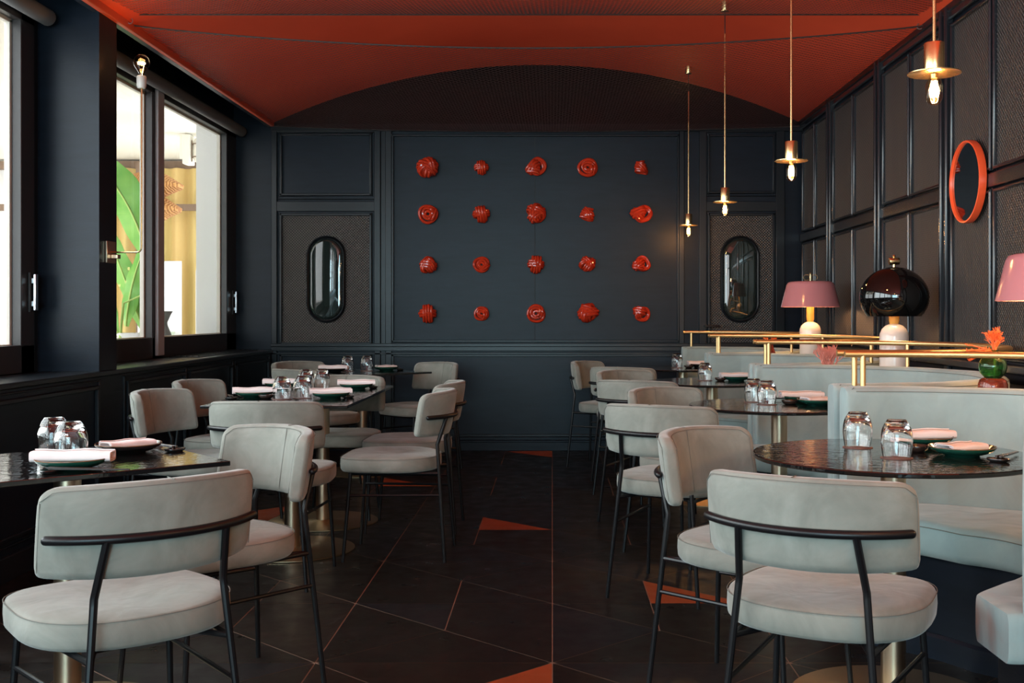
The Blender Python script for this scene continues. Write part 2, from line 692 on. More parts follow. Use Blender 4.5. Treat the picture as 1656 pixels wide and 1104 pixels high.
frame_y(mb, bxw(1144), bxw(1252), bzw(313), bzw(218), .018, .03, YB)
mb.build('panel_moulding', JOINERY, wall_back, bevel=.004)
mb = MB()
for p0, p1 in ((453, 602), (634, 1098)):
    frame_y(mb, bxw(p0), bxw(p1), bzw(705), bzw(573), .018, .02, YB, False)
mb.build('wainscot_moulding', JOINERY, wall_back, bevel=.003)
mb = MB()
mb.box(bxw(864.6), bxw(865.4), YB - .003, YB, bzw(553), bzw(218))
mb.build('panel_joint', CORD, wall_back)
bs = MB()
bs.box(XL, XR, YB - .03, YB, 0, bzw(714))
bs.box(XL, XR, YB - .04, YB, bzw(714), bzw(711))
bs.box(XL, XR, YB - .022, YB, bzw(711), bzw(706))
struct('baseboard_back', bs, PAINT, bevel=.003)

# doors with cane and a porthole -----------------------------------


def stadium(w, h, n=20):
    r = w / 2
    P = []
    for i in range(n + 1):
        a = pi * i / n
        P.append((r * cos(a), h / 2 - r + r * sin(a)))
    for i in range(n + 1):
        a = pi + pi * i / n
        P.append((r * cos(a), -h / 2 + r + r * sin(a)))
    return P


def porthole_door(name, px0, px1, cx, handle, label_unused=None):
    x0, x1, z0, z1 = bxw(px0), bxw(px1), bzw(557), bzw(345)
    d = MB()
    d.box(x0, x1, YB - .016, YB, z0, z1)
    door = struct(name, d, CANE)
    m = MB()
    frame_y(m, x0, x1, z0, z1, .022, .036, YB)
    m.build('panel_frame', JOINERY, door, bevel=.004)
    X, Z = bxw(cx), bzw(451.5)
    P = stadium(.285, .70)
    n = len(P)
    rings = []
    # moulded ring: sweep a small section around the stadium outline
    sec = [(0.0, .004), (0.004, .030), (.014, .040), (.024, .030), (.028, .016)]
    for i in range(n):
        a, b = Vector(P[i - 1]), Vector(P[(i + 1) % n])
        t = (b - a).normalized()
        nr = Vector((t.y, -t.x))
        rings.append([(X + P[i][0] + nr.x * u, YB - y, Z + P[i][1] + nr.y * u) for u, y in sec])
    m = MB()
    m.loft(rings, False, True)
    m.build('porthole_ring', JOINERY, door)
    # bevelled pane, slightly domed
    m = MB()
    rr = []
    for sc, dy in ((1.0, .004), (.97, .012), (.86, .020), (.84, .0205)):
        rr.append([(X + p[0] * sc, YB - .016 - dy, Z + (p[1] * (1 - (1 - sc) * .4))) for p in P])
    m.loft(rr)
    m.build('porthole_pane', DARKPANE, door, angle=60)
    if handle:
        m = MB()
        hx, hz = bxw(1139), bzw(527)
        m.lathe([(0, 0), (.022, 0), (.022, .008), (0, .008)], 20, (hx, YB - .038, hz), axis='y')
        m.tube([(hx, YB - .034, hz), (hx, YB - .085, hz), (hx + .02, YB - .09, hz), (hx + .115, YB - .09, hz)], .009, 10, round_end=True)
        m.build('handle', BLACKMETAL, door)
    return door


porthole_door('door_1', 453, 602, 528, False)
porthole_door('door_2', 1144, 1252, 1196, True)

# right wall ---------------------------------------------------------
wr = MB()
wr.box(XR, XR + .15, YF - .1, YB + .1, 0, 3.5)
wall_right = struct('wall_right', wr, PAINT)
bays = []
y = 9.62
edges = [9.62, 8.58, 7.30, 6.06, 4.80, 3.55, 2.30, 1.05, -.20, -1.45, -2.70, -3.95]
mst, mmould = MB(), None
ZL0, ZL1, ZU0, ZU1 = 0.955, 1.79, 1.885, 2.74
for a, b in zip(edges, edges[1:]):
    ya, yb = b, a
    mst.box(XR - .03, XR, ya - .03, ya + .03, 0, 2.84)         # pilaster base
    mst.box(XR - .05, XR, ya - .055, ya - .028, 0.94, 2.84)
    mst.box(XR - .05, XR, ya + .028, ya + .055, 0.94, 2.84)
mst.box(XR - .03, XR, YF, YB - .03, 2.77, 2.85)
mst.box(XR - .03, XR, YF, YB - .03, 1.80, 1.875)
mst.box(XR - .045, XR, YF, YB - .03, .90, .945)
mst.build('stile_and_rail', GLOSSJ, wall_right, bevel=.009)
for a, b in zip(edges, edges[1:]):
    ya, yb = b + .07, a - .07
    ym = (ya + yb) / 2
    for (p, q) in ((ya, ym - .016), (ym + .016, yb)):
        for (zl, zh) in ((ZL0, ZL1), (ZU0, ZU1)):
            m = MB()
            m.box(XR - .012, XR, p + .01, q - .01, zl + .01, zh - .01)
            m.build('cane_panel', CANE, wall_right)
            m = MB()
            wd, dd = .018, .032
            for (c, d, e, g) in ((p, q, zl, zl + wd), (p, q, zh - wd, zh), (p, p + wd, zl, zh), (q - wd, q, zl, zh)):
                m.box(XR - dd, XR, c, d, e, g)
            m.build('panel_moulding', GLOSSJ, wall_right, bevel=.0075)
bs = MB()
bs.box(XR - .03, XR, YF, YB - .04, 0, .12)
struct('baseboard_right', bs, JOINERY)
tr = MB()
tr.box(XR - .04, XR, YF, YB - .036, 2.81, 2.86)
struct('trim_2', tr, JOINERY, bevel=.006)

# left wall -----------------------------------------------------------
wl = MB()
wl.box(XW - .2, XL, YF - .1, YB, 0, ZS - .03)                   # dado wall under the windows
wl.box(XW, XL, 5.97, 6.21, ZS, 3.1)                            # pier between the windows
wl.box(XW - .2, XL, YF - .1, YB, 3.1, 3.5)
wl.box(XL - .035, XL, YF - .1, YB, 2.80, 3.1)
wl.box(XW - .08, XW, YF - .1, YB, 2.80, 3.1)                     # lintel
wl.box(XW - .08, XW, 5.89, 6.25, ZS - .03, 2.80)
wall_left = struct('wall_left', wl, PAINT)
m = MB()
m.box(XW - .06, XL + .015, YF, YB - .03, ZS - .03, ZS)
struct('trim_3', m, JOINERY, bevel=.006)                        # window shelf
m = MB()
m.box(XL - .004, XL + .03, YF, YB - .036, 2.80, 2.845)
struct('trim_4', m, REDTRIM, bevel=.006)                        # red cornice on the window side
m = MB()
panels = [(9.5, 8.52), (8.42, 7.42), (7.34, 6.33), (5.93, 4.75), (4.65, 3.5), (3.4, 2.2), (2.1, .9), (.8, -.4), (-.5, -1.7), (-1.8, -3.0)]
for b, a in panels:
    for w0, dd, g in ((.02, .022, 0), (.009, .012, .03)):
        A0, B0, z0, z1 = a - g, b + g, .17 - g, .80 + g
        for (c, d, e, h) in ((A0, B0, z0, z0 + w0), (A0, B0, z1 - w0, z1), (A0, A0 + w0, z0, z1), (B0 - w0, B0, z0, z1)):
            m.box(XL, XL + dd, c, d, e, h)
m.build('dado_moulding', JOINERY, wall_left, bevel=.003)
bs = MB()
bs.box(XL, XL + .03, YF, YB - .04, 0, .11)
struct('baseboard_left', bs, JOINERY, bevel=.003)

# front wall behind the camera with its glazing
m = MB()
m.box(-3.0, -2.4, YF - .15, YF, 0, 3.5)
m.box(1.8, XR + .1, YF - .15, YF, 0, 3.5)
m.box(-2.4, 1.8, YF - .15, YF, 0, .7)
m.box(-2.4, 1.8, YF - .15, YF, 2.7, 3.5)
struct('wall_front', m, PAINT)
m = MB()
for i in range(7):
    x = -2.35 + i * .69
    m.box(x - .03, x + .03, YF - .02, YF + .1, .7, 2.7)
m.box(-2.4, 1.8, YF - .02, YF + .1, 1.9, 1.95)
struct('window_3', m, WINFRAME)


# windows ------------------------------------------------------------
def window(name, sashes, y0, y1):
    zb, zt = 1.02, 2.70
    m = MB()
    xi, xo = XW + .02, XW - .03
    m.box(xo, xi, y0, y1, ZS, zb)
    m.box(xo, xi, y0, y1, zt, 2.80)
    last = y0
    sashes = sorted(sashes)
    for (a, b) in sashes:
        m.box(xo, xi, last, a, ZS, 2.80)
        last = b
    m.box(xo, xi, last, y1, ZS, 2.80)
    win = struct(name, m, WINFRAME, bevel=.004)
    for (a, b) in sashes:
        s = MB()
        e = .016
        for (c, d, p, q) in ((a - .02, b + .02, zb - .02, zb + e * .3), (a - .02, b + .02, zt - e, zt + .02), (a - .02, a + e, zb, zt), (b - e, b + .02, zb, zt)):
            s.box(XW - .062, XW - .032, c, d, p, q)
        sash = s.build('sash', ALU, win, bevel=.003)
        s = MB()
        s.box(XW - .050, XW - .045, a + .01, b - .01, zb, zt)
        s.build('pane', PANE, sash)
    return win


def sash_handle(win, y, z0, z1):
    m = MB()
    m.box(XW + .02, XW + .034, y - .016, y + .022, z0 - .01, z1 + .01, 1)
    m.box(XW + .034, XW + .05, y - .008, y + .008, z0 + .02, z0 + .05)
    m.box(XW + .034, XW + .05, y - .008, y + .008, z1 - .05, z1 - .02)
    m.box(XW + .048, XW + .062, y - .014, y + .014, z0, z1)
    m.build('handle', [CHROME, WINFRAME], win, bevel=.003)


w1 = window('window_1', [(3.95, 5.745), (2.0, 3.78), (.05, 1.83), (-1.9, -.12), (-3.8, -2.07)], YF, 5.89)
sash_handle(w1, 5.83, 1.20, 1.39)
w2 = window('window_2', [(6.24, 7.63), (7.83, 9.375)], 6.21, YB - .001)
sash_handle(w2, 9.53, 1.19, 1.375)
m = MB()
m.box(XW + .02, XW + .045, 7.675, 7.795, ZS + .02, 2.735)
m.build('mullion_cover', mat('grey_mullion_face', (0.42, 0.43, 0.46, 1), .4), w2, bevel=.004)

# roller blind rolled up at the head of each window
for nm, a, b, lab in (('roller_blind', 6.24, 9.58, 'rolled-up dark blind above the far window'),
                      ('roller_blind', -3.8, 5.9, 'rolled-up dark blind above the near window')):
    m = MB()
    m.tube([(XW + .085, a, 2.752), (XW + .085, b, 2.752)], .045, 18)
    o = m.build(nm, mat('grey_blind_cloth', (0.10, 0.10, 0.10, 1), .7))
    tag(o, lab, 'blind', 'rolled blinds')
# slotted grille lying in the window shelf
m = MB()
m.box(-2.72, -2.50, 7.9, 9.45, ZS, ZS + .006)
for i in range(5):
    x = -2.70 + i * .042
    m.box(x, x + .012, 7.95, 9.4, ZS + .006, ZS + .010)
tag(m.build('vent_grille', JOINERY, bevel=.001), 'low slotted metal grille lying on the window shelf', 'grille')

# ------------------------------------------------------------------ outdoors through the far window
m = MB()
m.box(-16, -2.96, -6, 16, -.1, -.02)
struct('terrace_floor', m, PAVE)
m = MB()
m.box(-10, -2.96, 6.5, 14.4, 3.12, 3.3)
struct('terrace_ceiling', m, TERR_CEIL)
m = MB()
m.box(-3.09, -2.81, YB + .01, 10.2, 0, 3.12)
struct('trim_5', m, WHITEW)                                     # white pier outside
m = MB()
m.box(-9.5, -2.8, 14.2, 14.35, 0, 3.12)
struct('wall_terrace', m, WHITEW)


def curtain(x0, x1, y, z0, z1, amp, wl_, label):
    n = max(8, int((x1 - x0) / .012))
    top, bot = [], []
    for i in range(n + 1):
        x = x0 + (x1 - x0) * i / n
        yy = y + amp * sin(2 * pi * x / wl_) + amp * .5 * sin(2 * pi * x / (wl_ * 2.7) + 1)
        top.append((x, yy, z1))
        bot.append((x, yy, z0))
    m = MB()
    rings = [bot, top, [(p[0], p[1] + .012, p[2]) for p in top], [(p[0], p[1] + .012, p[2]) for p in bot]]
    vs = [p for r in rings for p in r]
    k = n + 1
    fs = []
    for a in range(4):
        b = (a + 1) % 4
        for j in range(n):
            fs.append((a * k + j, a * k + j + 1, b * k + j + 1, b * k + j))
    m.add(vs, fs)
    return tag(m.build('curtain', CURT, fix=False), label, 'curtain', 'ochre curtains on the terrace')


curtain(-5.95, -5.15, 13.9, .78, 3.0, .05, .21, 'ochre curtain behind the banana plant, seen through the window')
curtain(-5.1, -4.15, 13.9, .78, 3.0, .05, .21, 'ochre curtain beside the white pier, seen through the window')
m = MB()
m.box(-9.4, -2.9, 13.74, 13.80, 2.46, 2.54)
m.box(-9.4, -2.9, 13.95, 14.05, 3.0, 3.10)
m.box(-5.14, -5.08, 13.74, 13.80, .785, 3.05)
tag(m.build('curtain_rail', WOODR), 'brown timber rail crossing the ochre curtains outside', 'rail')
m = MB()
m.box(-9.4, -2.95, 13.3, 14.15, .70, .78)
m.box(-9.4, -2.95, 13.4, 14.15, 0, .70)
tag(m.build('low_bench', WHITEW, bevel=.01), 'white plastered bench below the terrace curtains', 'bench')
for x, z1, wd, lab in ((-4.64, 1.83, .21, 'tall white panel for a sunlit part of the curtain behind the grey stool'), (-4.29, 1.72, .14, 'narrow white panel for a sunlit part of the curtain by the white pier'),
                       (-5.0, 1.78, .14, 'white panel for a sunlit part of the curtain behind the banana plant stem')):
    m = MB()  # white panel paints in a sunlit part of the curtain
    m.obox((x, 13.62, .78 + (z1 - .78) / 2), wd, .025, z1 - .78)
    tag(m.build('sunlit_curtain_panel', WHITEW, bevel=.004), lab, 'board', 'white panels for sunlit parts of the curtains')
m = MB()
m.box(-3.92, -2.98, 6.3, 9.6, .0, .985)
struct('trim_6', m, WHITEW)                                     # white parapet ledge right outside
# grey hourglass stool and pale green pot
m = MB()
m.lathe([(0, 0), (.10, 0), (.095, .03), (.055, .15), (.05, .19), (.085, .29), (.105, .33), (.10, .335), (0, .33)], 28)
o = m.build('hourglass_stool', GREYW)
o.location = (-3.275, 9.35, .985)
o.scale = (.8, .8, .66)
tag(o, 'grey hourglass-shaped stool on the white ledge outside', 'stool')
m = MB()
m.lathe([(0, 0), (.08, 0), (.075, .05), (.06, .11), (.085, .17), (.08, .17), (.05, .11), (0, .05)], 24)
o = m.build('flower_pot', PALEG)
o.location = (-4.66, 13.42, .78)
o.scale = (1.3, 1.3, 1.1)
tag(o, 'pale green pot before the tall white sunlit curtain panel', 'pot')
# rattan pendant, two tiers
rp = thing('rattan_pendant', (-3.97, 11.0, 0), 0, 'two-tier orange rattan pendant lamp hanging outside the far window', 'pendant lamp')
for zc, r in ((2.47, .315), (2.24, .30)):
    m = MB()
    m.lathe([(.05, zc + .12), (r * .5, zc + .09), (r, zc - .01), (r * .97, zc - .045), (r * .6, zc - .10), (.12, zc - .14),
             (.11, zc - .13), (r * .58, zc - .085), (r * .94, zc - .035), (r * .96, zc - .012), (r * .5, zc + .075), (.05, zc + .105)], 40)
    m.build('rattan_tier', RATTAN, rp)
m = MB()
m.tube([(0, 0, 3.12), (0, 0, 2.0)], .008, 6)
m.build('cord', CORD, rp)
# bulkhead lantern on the terrace ceiling beam
bl = thing('bulkhead_lantern', (-3.83, 12.0, 2.95), 0, 'cream caged bulkhead lantern high on the terrace pier outside', 'lantern')
m = MB()
m.box(-.13, -.05, -.09, .09, -.16, .16)
m.build('back_box', TERR_CEIL, bl, bevel=.01)
m = MB()
m.lathe([(0, -.14), (.05, -.13), (.065, -.09), (.065, .09), (.05, .12), (0, .13)], 20, (.03, 0, 0))
m.build('lamp_body', TERR_CEIL, bl)
m = MB()
for z in (-.08, .06):
    m.tube([(.03 + .08 * cos(a * pi / 8), .08 * sin(a * pi / 8), z) for a in range(16)], .006, 6, True)
for a in range(4):
    aa = a * pi / 2 + .4
    m.tube([(.03 + .08 * cos(aa), .08 * sin(aa), -.13), (.03 + .08 * cos(aa), .08 * sin(aa), .1)], .005, 6)
m.build('cage', WOODR, bl)
m = MB()
m.box(-.17, -.11, -.05, .05, -.1, .17)
m.build('mount_post', TERR_CEIL, bl)

# banana plant
bp = thing('banana_plant', (-3.32, 8.6, .985), 0, 'green banana plant with broad leaves outside the far window', 'plant')


def leaf(base, tip, bend, width, n=22):
    base, tip, bend = Vector(base), Vector(tip), Vector(bend)
    side = (tip - base).cross(Vector((.15, 1, .1))).normalized()
    up = side.cross((tip - base).normalized())
    rows, mid = [], []
    for i in range(n + 1):
        t = i / n
        p = base * (1 - t) ** 2 + bend * 2 * t * (1 - t) + tip * t * t
        wd = width * (sin(pi * min(1, t * .97 + .03)) ** .6) * (1 - .25 * t)
        wv_ = .012 * sin(t * 22)
        rows.append([p + side * wd * k + up * (abs(k) * wd * .35 + wv_ * k) for k in (-1, -.5, 0, .5, 1)])
        mid.append(p - up * .004)
    m = MB()
    vs = [q for r in rows for q in r] + [q + up * -.003 for r in rows for q in r]
    fs = []
    N = 5 * (n + 1)
    for i in range(n):
        for j in range(4):
            a = i * 5 + j
            fs.append((a, a + 1, a + 6, a + 5))
            fs.append((N + a, N + a + 5, N + a + 6, N + a + 1))
    m.add(vs, fs)
    o = m.build('leaf', LEAF, bp, fix=False)
    q = MB()
    q.tube(mid, [.010 * (1 - .6 * i / n) for i in range(n + 1)], 6)
    q.build('midrib', MIDRIB, o)


leaf((.16, .1, .62), (-.40, -.1, 1.52), (.05, 0, 1.25), .17)
leaf((.06, .3, .05), (-.28, .3, .95), (-.12, .3, .55), .10)
leaf((.0, -.1, .05), (-.35, -.2, .50), (-.1, -.1, .42), .07)
leaf((-.05, .2, .1), (.10, .35, .85), (-.02, .2, .5), .08)
m = MB()
m.tube([(.22, .1, 0), (.21, .1, .3), (.16, .1, .62)], [.022, .016, .011], 8)
m.tube([(-.02, 0, 0), (.0, .02, .28), (.16, .08, .36), (.2, .1, .45)], [.012, .01, .008, .006], 6)
m.tube([(0, .3, 0), (.06, .3, .1)], .01, 6)
m.build('stem', MIDRIB, bp)
m = MB()
m.lathe([(0, 0), (.10, 0), (.12, .02), (.14, .05), (.13, .05), (.11, .03), (0, .02)], 24, (.05, .1, 0))
m.build('planter_rim', WHITEW, bp)

# ------------------------------------------------------------------ ceiling nets


def net_z(x, t, z0, sag_rope, sag_mid):
    u = (x - XL) / (XR - XL)
    s = max(sin(pi * min(max(u, 0), 1)), 0)
    return z0 - (s ** 0.9) * (sag_rope * (1 - t) + .05 * t) - sag_mid * sin(pi * t) * (s ** .6)


def make_net(label, ya, yb, za, zb, sag_rope, sag_far, sag_mid, sp, taut=False):
    """cord net hung between two ropes at y=ya (near the viewer) and y=yb"""
    def P(x, y):
        t = (y - ya) / (yb - ya)
        u = (x - XL - .03) / (XR - XL - .06)
        s = max(sin(pi * min(max(u, 0), 1)), 0) ** .85
        z = za * (1 - t) + zb * t - s * (sag_rope * (1 - t) + sag_far * t) - sag_mid * sin(pi * t) * (s ** .5)
        return (x, y, z)
    x0, x1 = XL + .035, XR - .045
    net = MB()
    r = .0010
    W, H = x1 - x0, yb - ya
    for sgn in (1, -1):
        k = -H
        while k < W:
            pts = []
            for i in range(0, 200):
                yy = ya + i * .075
                end = yy >= yb
                yy = min(yy, yb)
                xx = x0 + k + (yy - ya)
                if sgn < 0:
                    xx = x1 - (xx - x0)
                if x0 <= xx <= x1:
                    pts.append(P(xx, yy))
                if end:
                    break
            if len(pts) > 1:
                net.tube(pts, r, 3)
            k += sp
    o = net.build('ceiling_net', NETM, smooth=False, fix=False)
    tag(o, label, 'net', 'cord nets under the red ceiling')
    for yy in (ya, yb):
        rp_ = MB()
        rp_.tube([P(x0 + W * i / 40, yy) for i in range(41)], .0045, 6)
        rp_.build('edge_rope', ROPE, o)
    return o


make_net('fine dark cord net sagging below the red ceiling by the back wall', 6.38, YB - .06, 2.835, 2.80, .13, .045, .05, .045)
make_net('fine dark cord net hung nearer the room front, with a taut straight edge', 3.2, 6.30, 2.86, 2.875, .12, .0, .16, .045)
# eye bolts that hold the ropes
for x, y, z, lab in ((XR - .05, 6.42, 2.84, 'small steel eye bolt holding the net on the cane wall'), (XL + .04, 6.30, 2.84, 'small steel eye bolt holding the net above the window pier')):
    m = MB()
    m.tube([(x + .016 * cos(a * pi / 8), y, z + .016 * sin(a * pi / 8)) for a in range(16)], .0035, 6, True)
    m.tube([(x, y, z + .016), (x + (.06 if x > 0 else -.06), y, z + .02)], .003, 6)
    tag(m.build('eye_bolt', CHROME), lab, 'eye bolt', 'eye bolts of the ceiling nets')

# ------------------------------------------------------------------ knots on the back wall


def ring_pts(normal, c, rx, ry, off, tilt=0.0, n=44):
    """ellipse around an axis, shifted by off along that axis"""
    nz = Vector(normal).normalized()
    a = nz.orthogonal().normalized()
    b = nz.cross(a)
    a, b = a * cos(tilt) + b * sin(tilt), b * cos(tilt) - a * sin(tilt)
    return [Vector(c) + nz * off + a * rx * cos(2 * pi * i / n) + b * ry * sin(2 * pi * i / n) for i in range(n)]


def knot_mesh(kind, size, seed, strands=3, squash=1.0):
    """cords wrapped in bundles; kinds: 0 wrapped ball, 1 beehive, 2 open loop with band, 3 crossed bands, 4 spiral"""
    rd = random.Random(seed)
    R = size / 2
    j = lambda k=.12: rd.uniform(-k, k)
    tr_ = .125
    B = []      # (normal, centre, rx, ry, tilt, strands)
    if kind == 0:
        B = [((1, j(.4), j(.4)), (j(), 0, j()), .78, .70, 0, 3), ((j(.4), .15, 1), (j(), -.05, j()), .82, .74, 0, 3), ((.7, .7, .6), (j(), -.1, j()), .80, .66, 0, 2), ((-.8, .5, .4), (j(), -.12, j()), .84, .7, 0, 2)]
    elif kind == 1:
        B = [((j(.2), .1, 1), (0, 0, -.42), .80, .60, 0, 2), ((j(.4), .1, 1), (0, 0, -.05), .74, .62, 0, 2), ((j(.5), .1, 1), (0, 0, .30), .60, .52, 0, 2), ((j(.5), .2, 1), (0, 0, .55), .40, .36, 0, 1), ((1, .3, .8), (0, -.1, 0), .72, .62, 0, 2)]
    elif kind == 2:
        B = [((j(.2), 1, j(.2)), (.18, -.05, .05), .70, .62, rd.uniform(0, 3), 2), ((j(.2), 1, j(.2)), (.18, -.2, .05), .52, .45, rd.uniform(0, 3), 1), ((.5, .1, 1), (-.30, -.1, -.1), .52, .58, 0, 3), ((-.6, .2, 1), (-.25, -.15, .1), .55, .62, 0, 3)]
    elif kind == 3:
        B = [((1, .1, 1), (0, -.05, 0), .86, .74, 0, 4), ((-1, .2, 1), (0, -.1, 0), .80, .66, 0, 3), ((.1, .3, 1), (.1, 0, -.25), .70, .6, 0, 2)]
    else:
        B = [((j(.2), 1, j(.2)), (0, 0, 0), .82, .78, rd.uniform(0, 3), 2), ((.2, 1, .1), (.06, -.22, .04), .56, .48, 1, 1), ((.3, 1, -.2), (.05, -.36, 0), .30, .24, 1, 1), ((1, .2, j(.5)), (.42, -.05, 0), .50, .52, 0, 2)]
    ang = rd.uniform(-.9, .9) if kind != 1 else rd.uniform(-.3, .3)
    m = MB()
    for nrm, c, rx, ry, tl, k in B:
        for q in range(k):
            off = (q - (k - 1) / 2) * tr_ * 1.95
            P = ring_pts(nrm, c, rx - abs(off) * .25, ry - abs(off) * .25, off, tl)
            ph = rd.uniform(0, 6.28)
            Q = []
            for i, p in enumerate(P):
                p = p * (1 + .04 * sin(3 * 2 * pi * i / len(P) + ph))
                x, z = p.x * cos(ang) - p.z * sin(ang), p.x * sin(ang) + p.z * cos(ang)
                Q.append(Vector((x, p.y * .75, z * squash)) * R * .92)
            m.tube(Q, tr_ * R, 8, True)
    ymax = max(p[1] for p in m.v)
    m.v = [(p[0], p[1] - ymax, p[2]) for p in m.v]
    return m


cols = [693, 779, 867, 950, 1036]
rows = [(272, 'top'), (347, 'second'), (428, 'third'), (507, 'bottom')]
sizes = [[36, 25, 34, 33, 25], [32, 30, 33, 27, 34], [29, 28, 29, 28, 30], [30, 25, 30, 36, 29]]
kinds = [[0, 3, 2, 4, 1], [4, 3, 0, 1, 2], [0, 4, 3, 0, 2], [3, 4, 4, 0, 2]]
ords = ['first', 'second', 'middle', 'fourth', 'last']
looks = [['tangled, bumpy', 'small cross-shaped', 'wide bowl-like looped', 'tall ring-shaped looped', 'small turban-like'],
         ['ring with a tail', 'flat swept-over', 'lumpy woven', 'rounded beehive-like', 'open loop and fan'],
         ['squarish woven', 'round wrapped', 'crossed-band', 'cross-wrapped square', 'looped and fanned'],
         ['braided round', 'small spiral', 'upright curled', 'wide sprawling', 'small loosely looped']]
for ri, (py, rn) in enumerate(rows):
    for ci, px in enumerate(cols):
        sz = sizes[ri][ci] * YB / 1800 * 1.2
        m = knot_mesh(kinds[ri][ci], sz, 11 + ri * 7 + ci * 3, 3 if (ri + ci) % 3 else 4, .9 if ci % 2 else 1)
        o = m.build('knot_sculpture', KNOT)
        o.location = (bxw(px), YB - .002, bzw(py))
        tag(o, f'{looks[ri][ci]} red ceramic knot, {ords[ci]} from the left in the {rn} row', 'wall sculpture', 'red ceramic knots on the back wall')
m = knot_mesh(2, .26, 99, 4)
o = m.build('knot_sculpture', KNOT)
o.rotation_euler = (radians(-90), 0, 0)
o.location = (-.27, 7.15, vault(-.27) - .002)
tag(o, 'red ceramic knot fixed to the red ceiling above the nets', 'wall sculpture', 'red ceramic knots on the ceiling')

# ------------------------------------------------------------------ round mirror on the cane wall
mr = thing('round_mirror', (XR - .034, 5.68, 1.855), 0, 'round wall mirror with thin orange frame on the cane wall', 'mirror')
m = MB()
m.lathe([(.196, 0), (.210, 0), (.212, .018), (.209, .036), (.201, .036), (.197, .028), (.196, 0)], 56, axis='x')
m.v = [(-p[0], p[1], p[2]) for p in m.v]
m.build('mirror_frame', ORANGE, mr)
m = MB()
m.lathe([(0, 0), (.197, 0), (.197, .024), (0, .024)], 56, axis='x')
m.v = [(-p[0], p[1], p[2]) for p in m.v]
m.build('mirror_glass', MIRROR, mr)

# ------------------------------------------------------------------ pendants


def bulb_mesh(kind):
    if kind == 'tube':
        pr = [(.012, 0), (.013, -.008), (.020, -.020), (.025, -.034), (.025, -.070), (.020, -.083), (.012, -.091), (0, -.094)]
    else:
        pr = [(.013, 0), (.014, .012), (.024, .03), (.040, .055), (.044, .075), (.038, .098), (.022, .113), (0, .118)]
    m = MB()
    m.lathe(pr, 24)
    return m


def make_pendant():
    t = thing('pendant_lamp', (0, 0, 0), 0, 'x', 'pendant lamp')
    m = MB()
    m.lathe([(0, .0025), (.076, .0), (.078, .001), (.078, .004), (.02, .008), (0, .008)], 48)
    m.build('disc', BRASS, t)
    m = MB()
    m.lathe([(0, .006), (.0295, .006), (.030, .008), (.030, .092), (.029, .094), (0, .094)], 32)
    m.build('socket_cylinder', BRASS, t)
    m = MB()
    m.tube([(0, 0, .09), (0, 0, 1.09)], .0052, 10)
    m.build('rod', BRASS, t)
    b = bulb_mesh('tube').build('bulb', BULBG, t)
    m = MB()
    for k in range(4):
        a = k * pi / 2
        m.tube([(.007 * cos(a), .007 * sin(a), -.020), (.010 * cos(a), .010 * sin(a), -.070)], .0027, 6)
    m.build('filament', FIL, b)
    m = MB()
    m.lathe([(0, -.012), (.010, -.012), (.012, .0), (0, .002)], 16)
    m.build('bulb_neck', BRASS, b)
    return t


pend = Maker(make_pendant())
pl = [(1.15, 3.35, 'large nearest brass pendant lamp above the nearest round table'), (1.13, 5.26, 'brass pendant lamp above the second round table'),
      (1.116, 7.19, 'brass pendant lamp above the third round table'), (1.11, 9.06, 'small far brass pendant lamp above the round table by the back wall')]
for x, y, lab in pl:
    o = pend((x, y, 1.902), 0, lab, 'row of brass pendant lamps')
    point('pendant_glow', (x, y, 1.857), 11, WARM, .02)
for o_, (x, y, lab) in zip([o for o in bpy.data.objects if o.name.startswith('pendant_lamp')], pl):
    zc = vault(o_.location.x) - 1.902
    m = MB()
    m.tube([(0, 0, 1.08), (0, 0, zc - .05)], .0028, 6)
    m.build('cord', CORD, o_)
    m = MB()
    m.lathe([(0, zc - .06), (.026, zc - .06), (.028, zc - .055), (.028, zc + .01), (0, zc + .01)], 24)
    m.build('ceiling_rose', BRASS, o_)

# wall lamp on the pier
wlp = thing('wall_lamp', (XL, 6.11, 1.52), 0, 'bare-bulb wall lamp on a thin bent brass arm, fixed to the window pier', 'wall lamp')
m = MB()
m.box(0, .012, -.06, .06, -.06, .06)
m.box(.012, .05, -.012, .03, -.035, -.012)
m.build('wall_plate', CHAMP, wlp, bevel=.003)
m = MB()
P = [(.012, 0, 0), (.12, 0, 0)] + [(.15 + .025 * sin(a), 0, .025 - .025 * cos(a)) for a in (0, .4, .8, 1.2, 1.57)] + [(.176, 0, .3), (.176, 0, .905)]
m.tube(P, .005, 8)
m.build('arm', BRASS, wlp)
m = MB()
m.lathe([(0, .90), (.020, .90), (.026, .915), (.026, .962), (.022, .968), (0, .968)], 24, (.176, 0, 0))
m.build('socket', PORCELAIN, wlp)
b = bulb_mesh('globe')
b.v = [(p[0] + .176, p[1], p[2] + .968) for p in b.v]
b = b.build('bulb', BULBG, wlp)
m = MB()
m.tube([(.176 + .018 * cos(a * .8), .018 * sin(a * .8), 1.035 + .005 * (a % 2)) for a in range(8)], .0042, 6)
m.tube([(.176, .004, .97), (.176 + .01, .01, 1.03)], .0012, 5)
m.build('filament', FIL, b)
point('wall_lamp_glow', (XL + .176, 6.11, 2.56), 2.0, WARM, .02)

# ------------------------------------------------------------------ booths
BX = 1.2
XE = 1.11


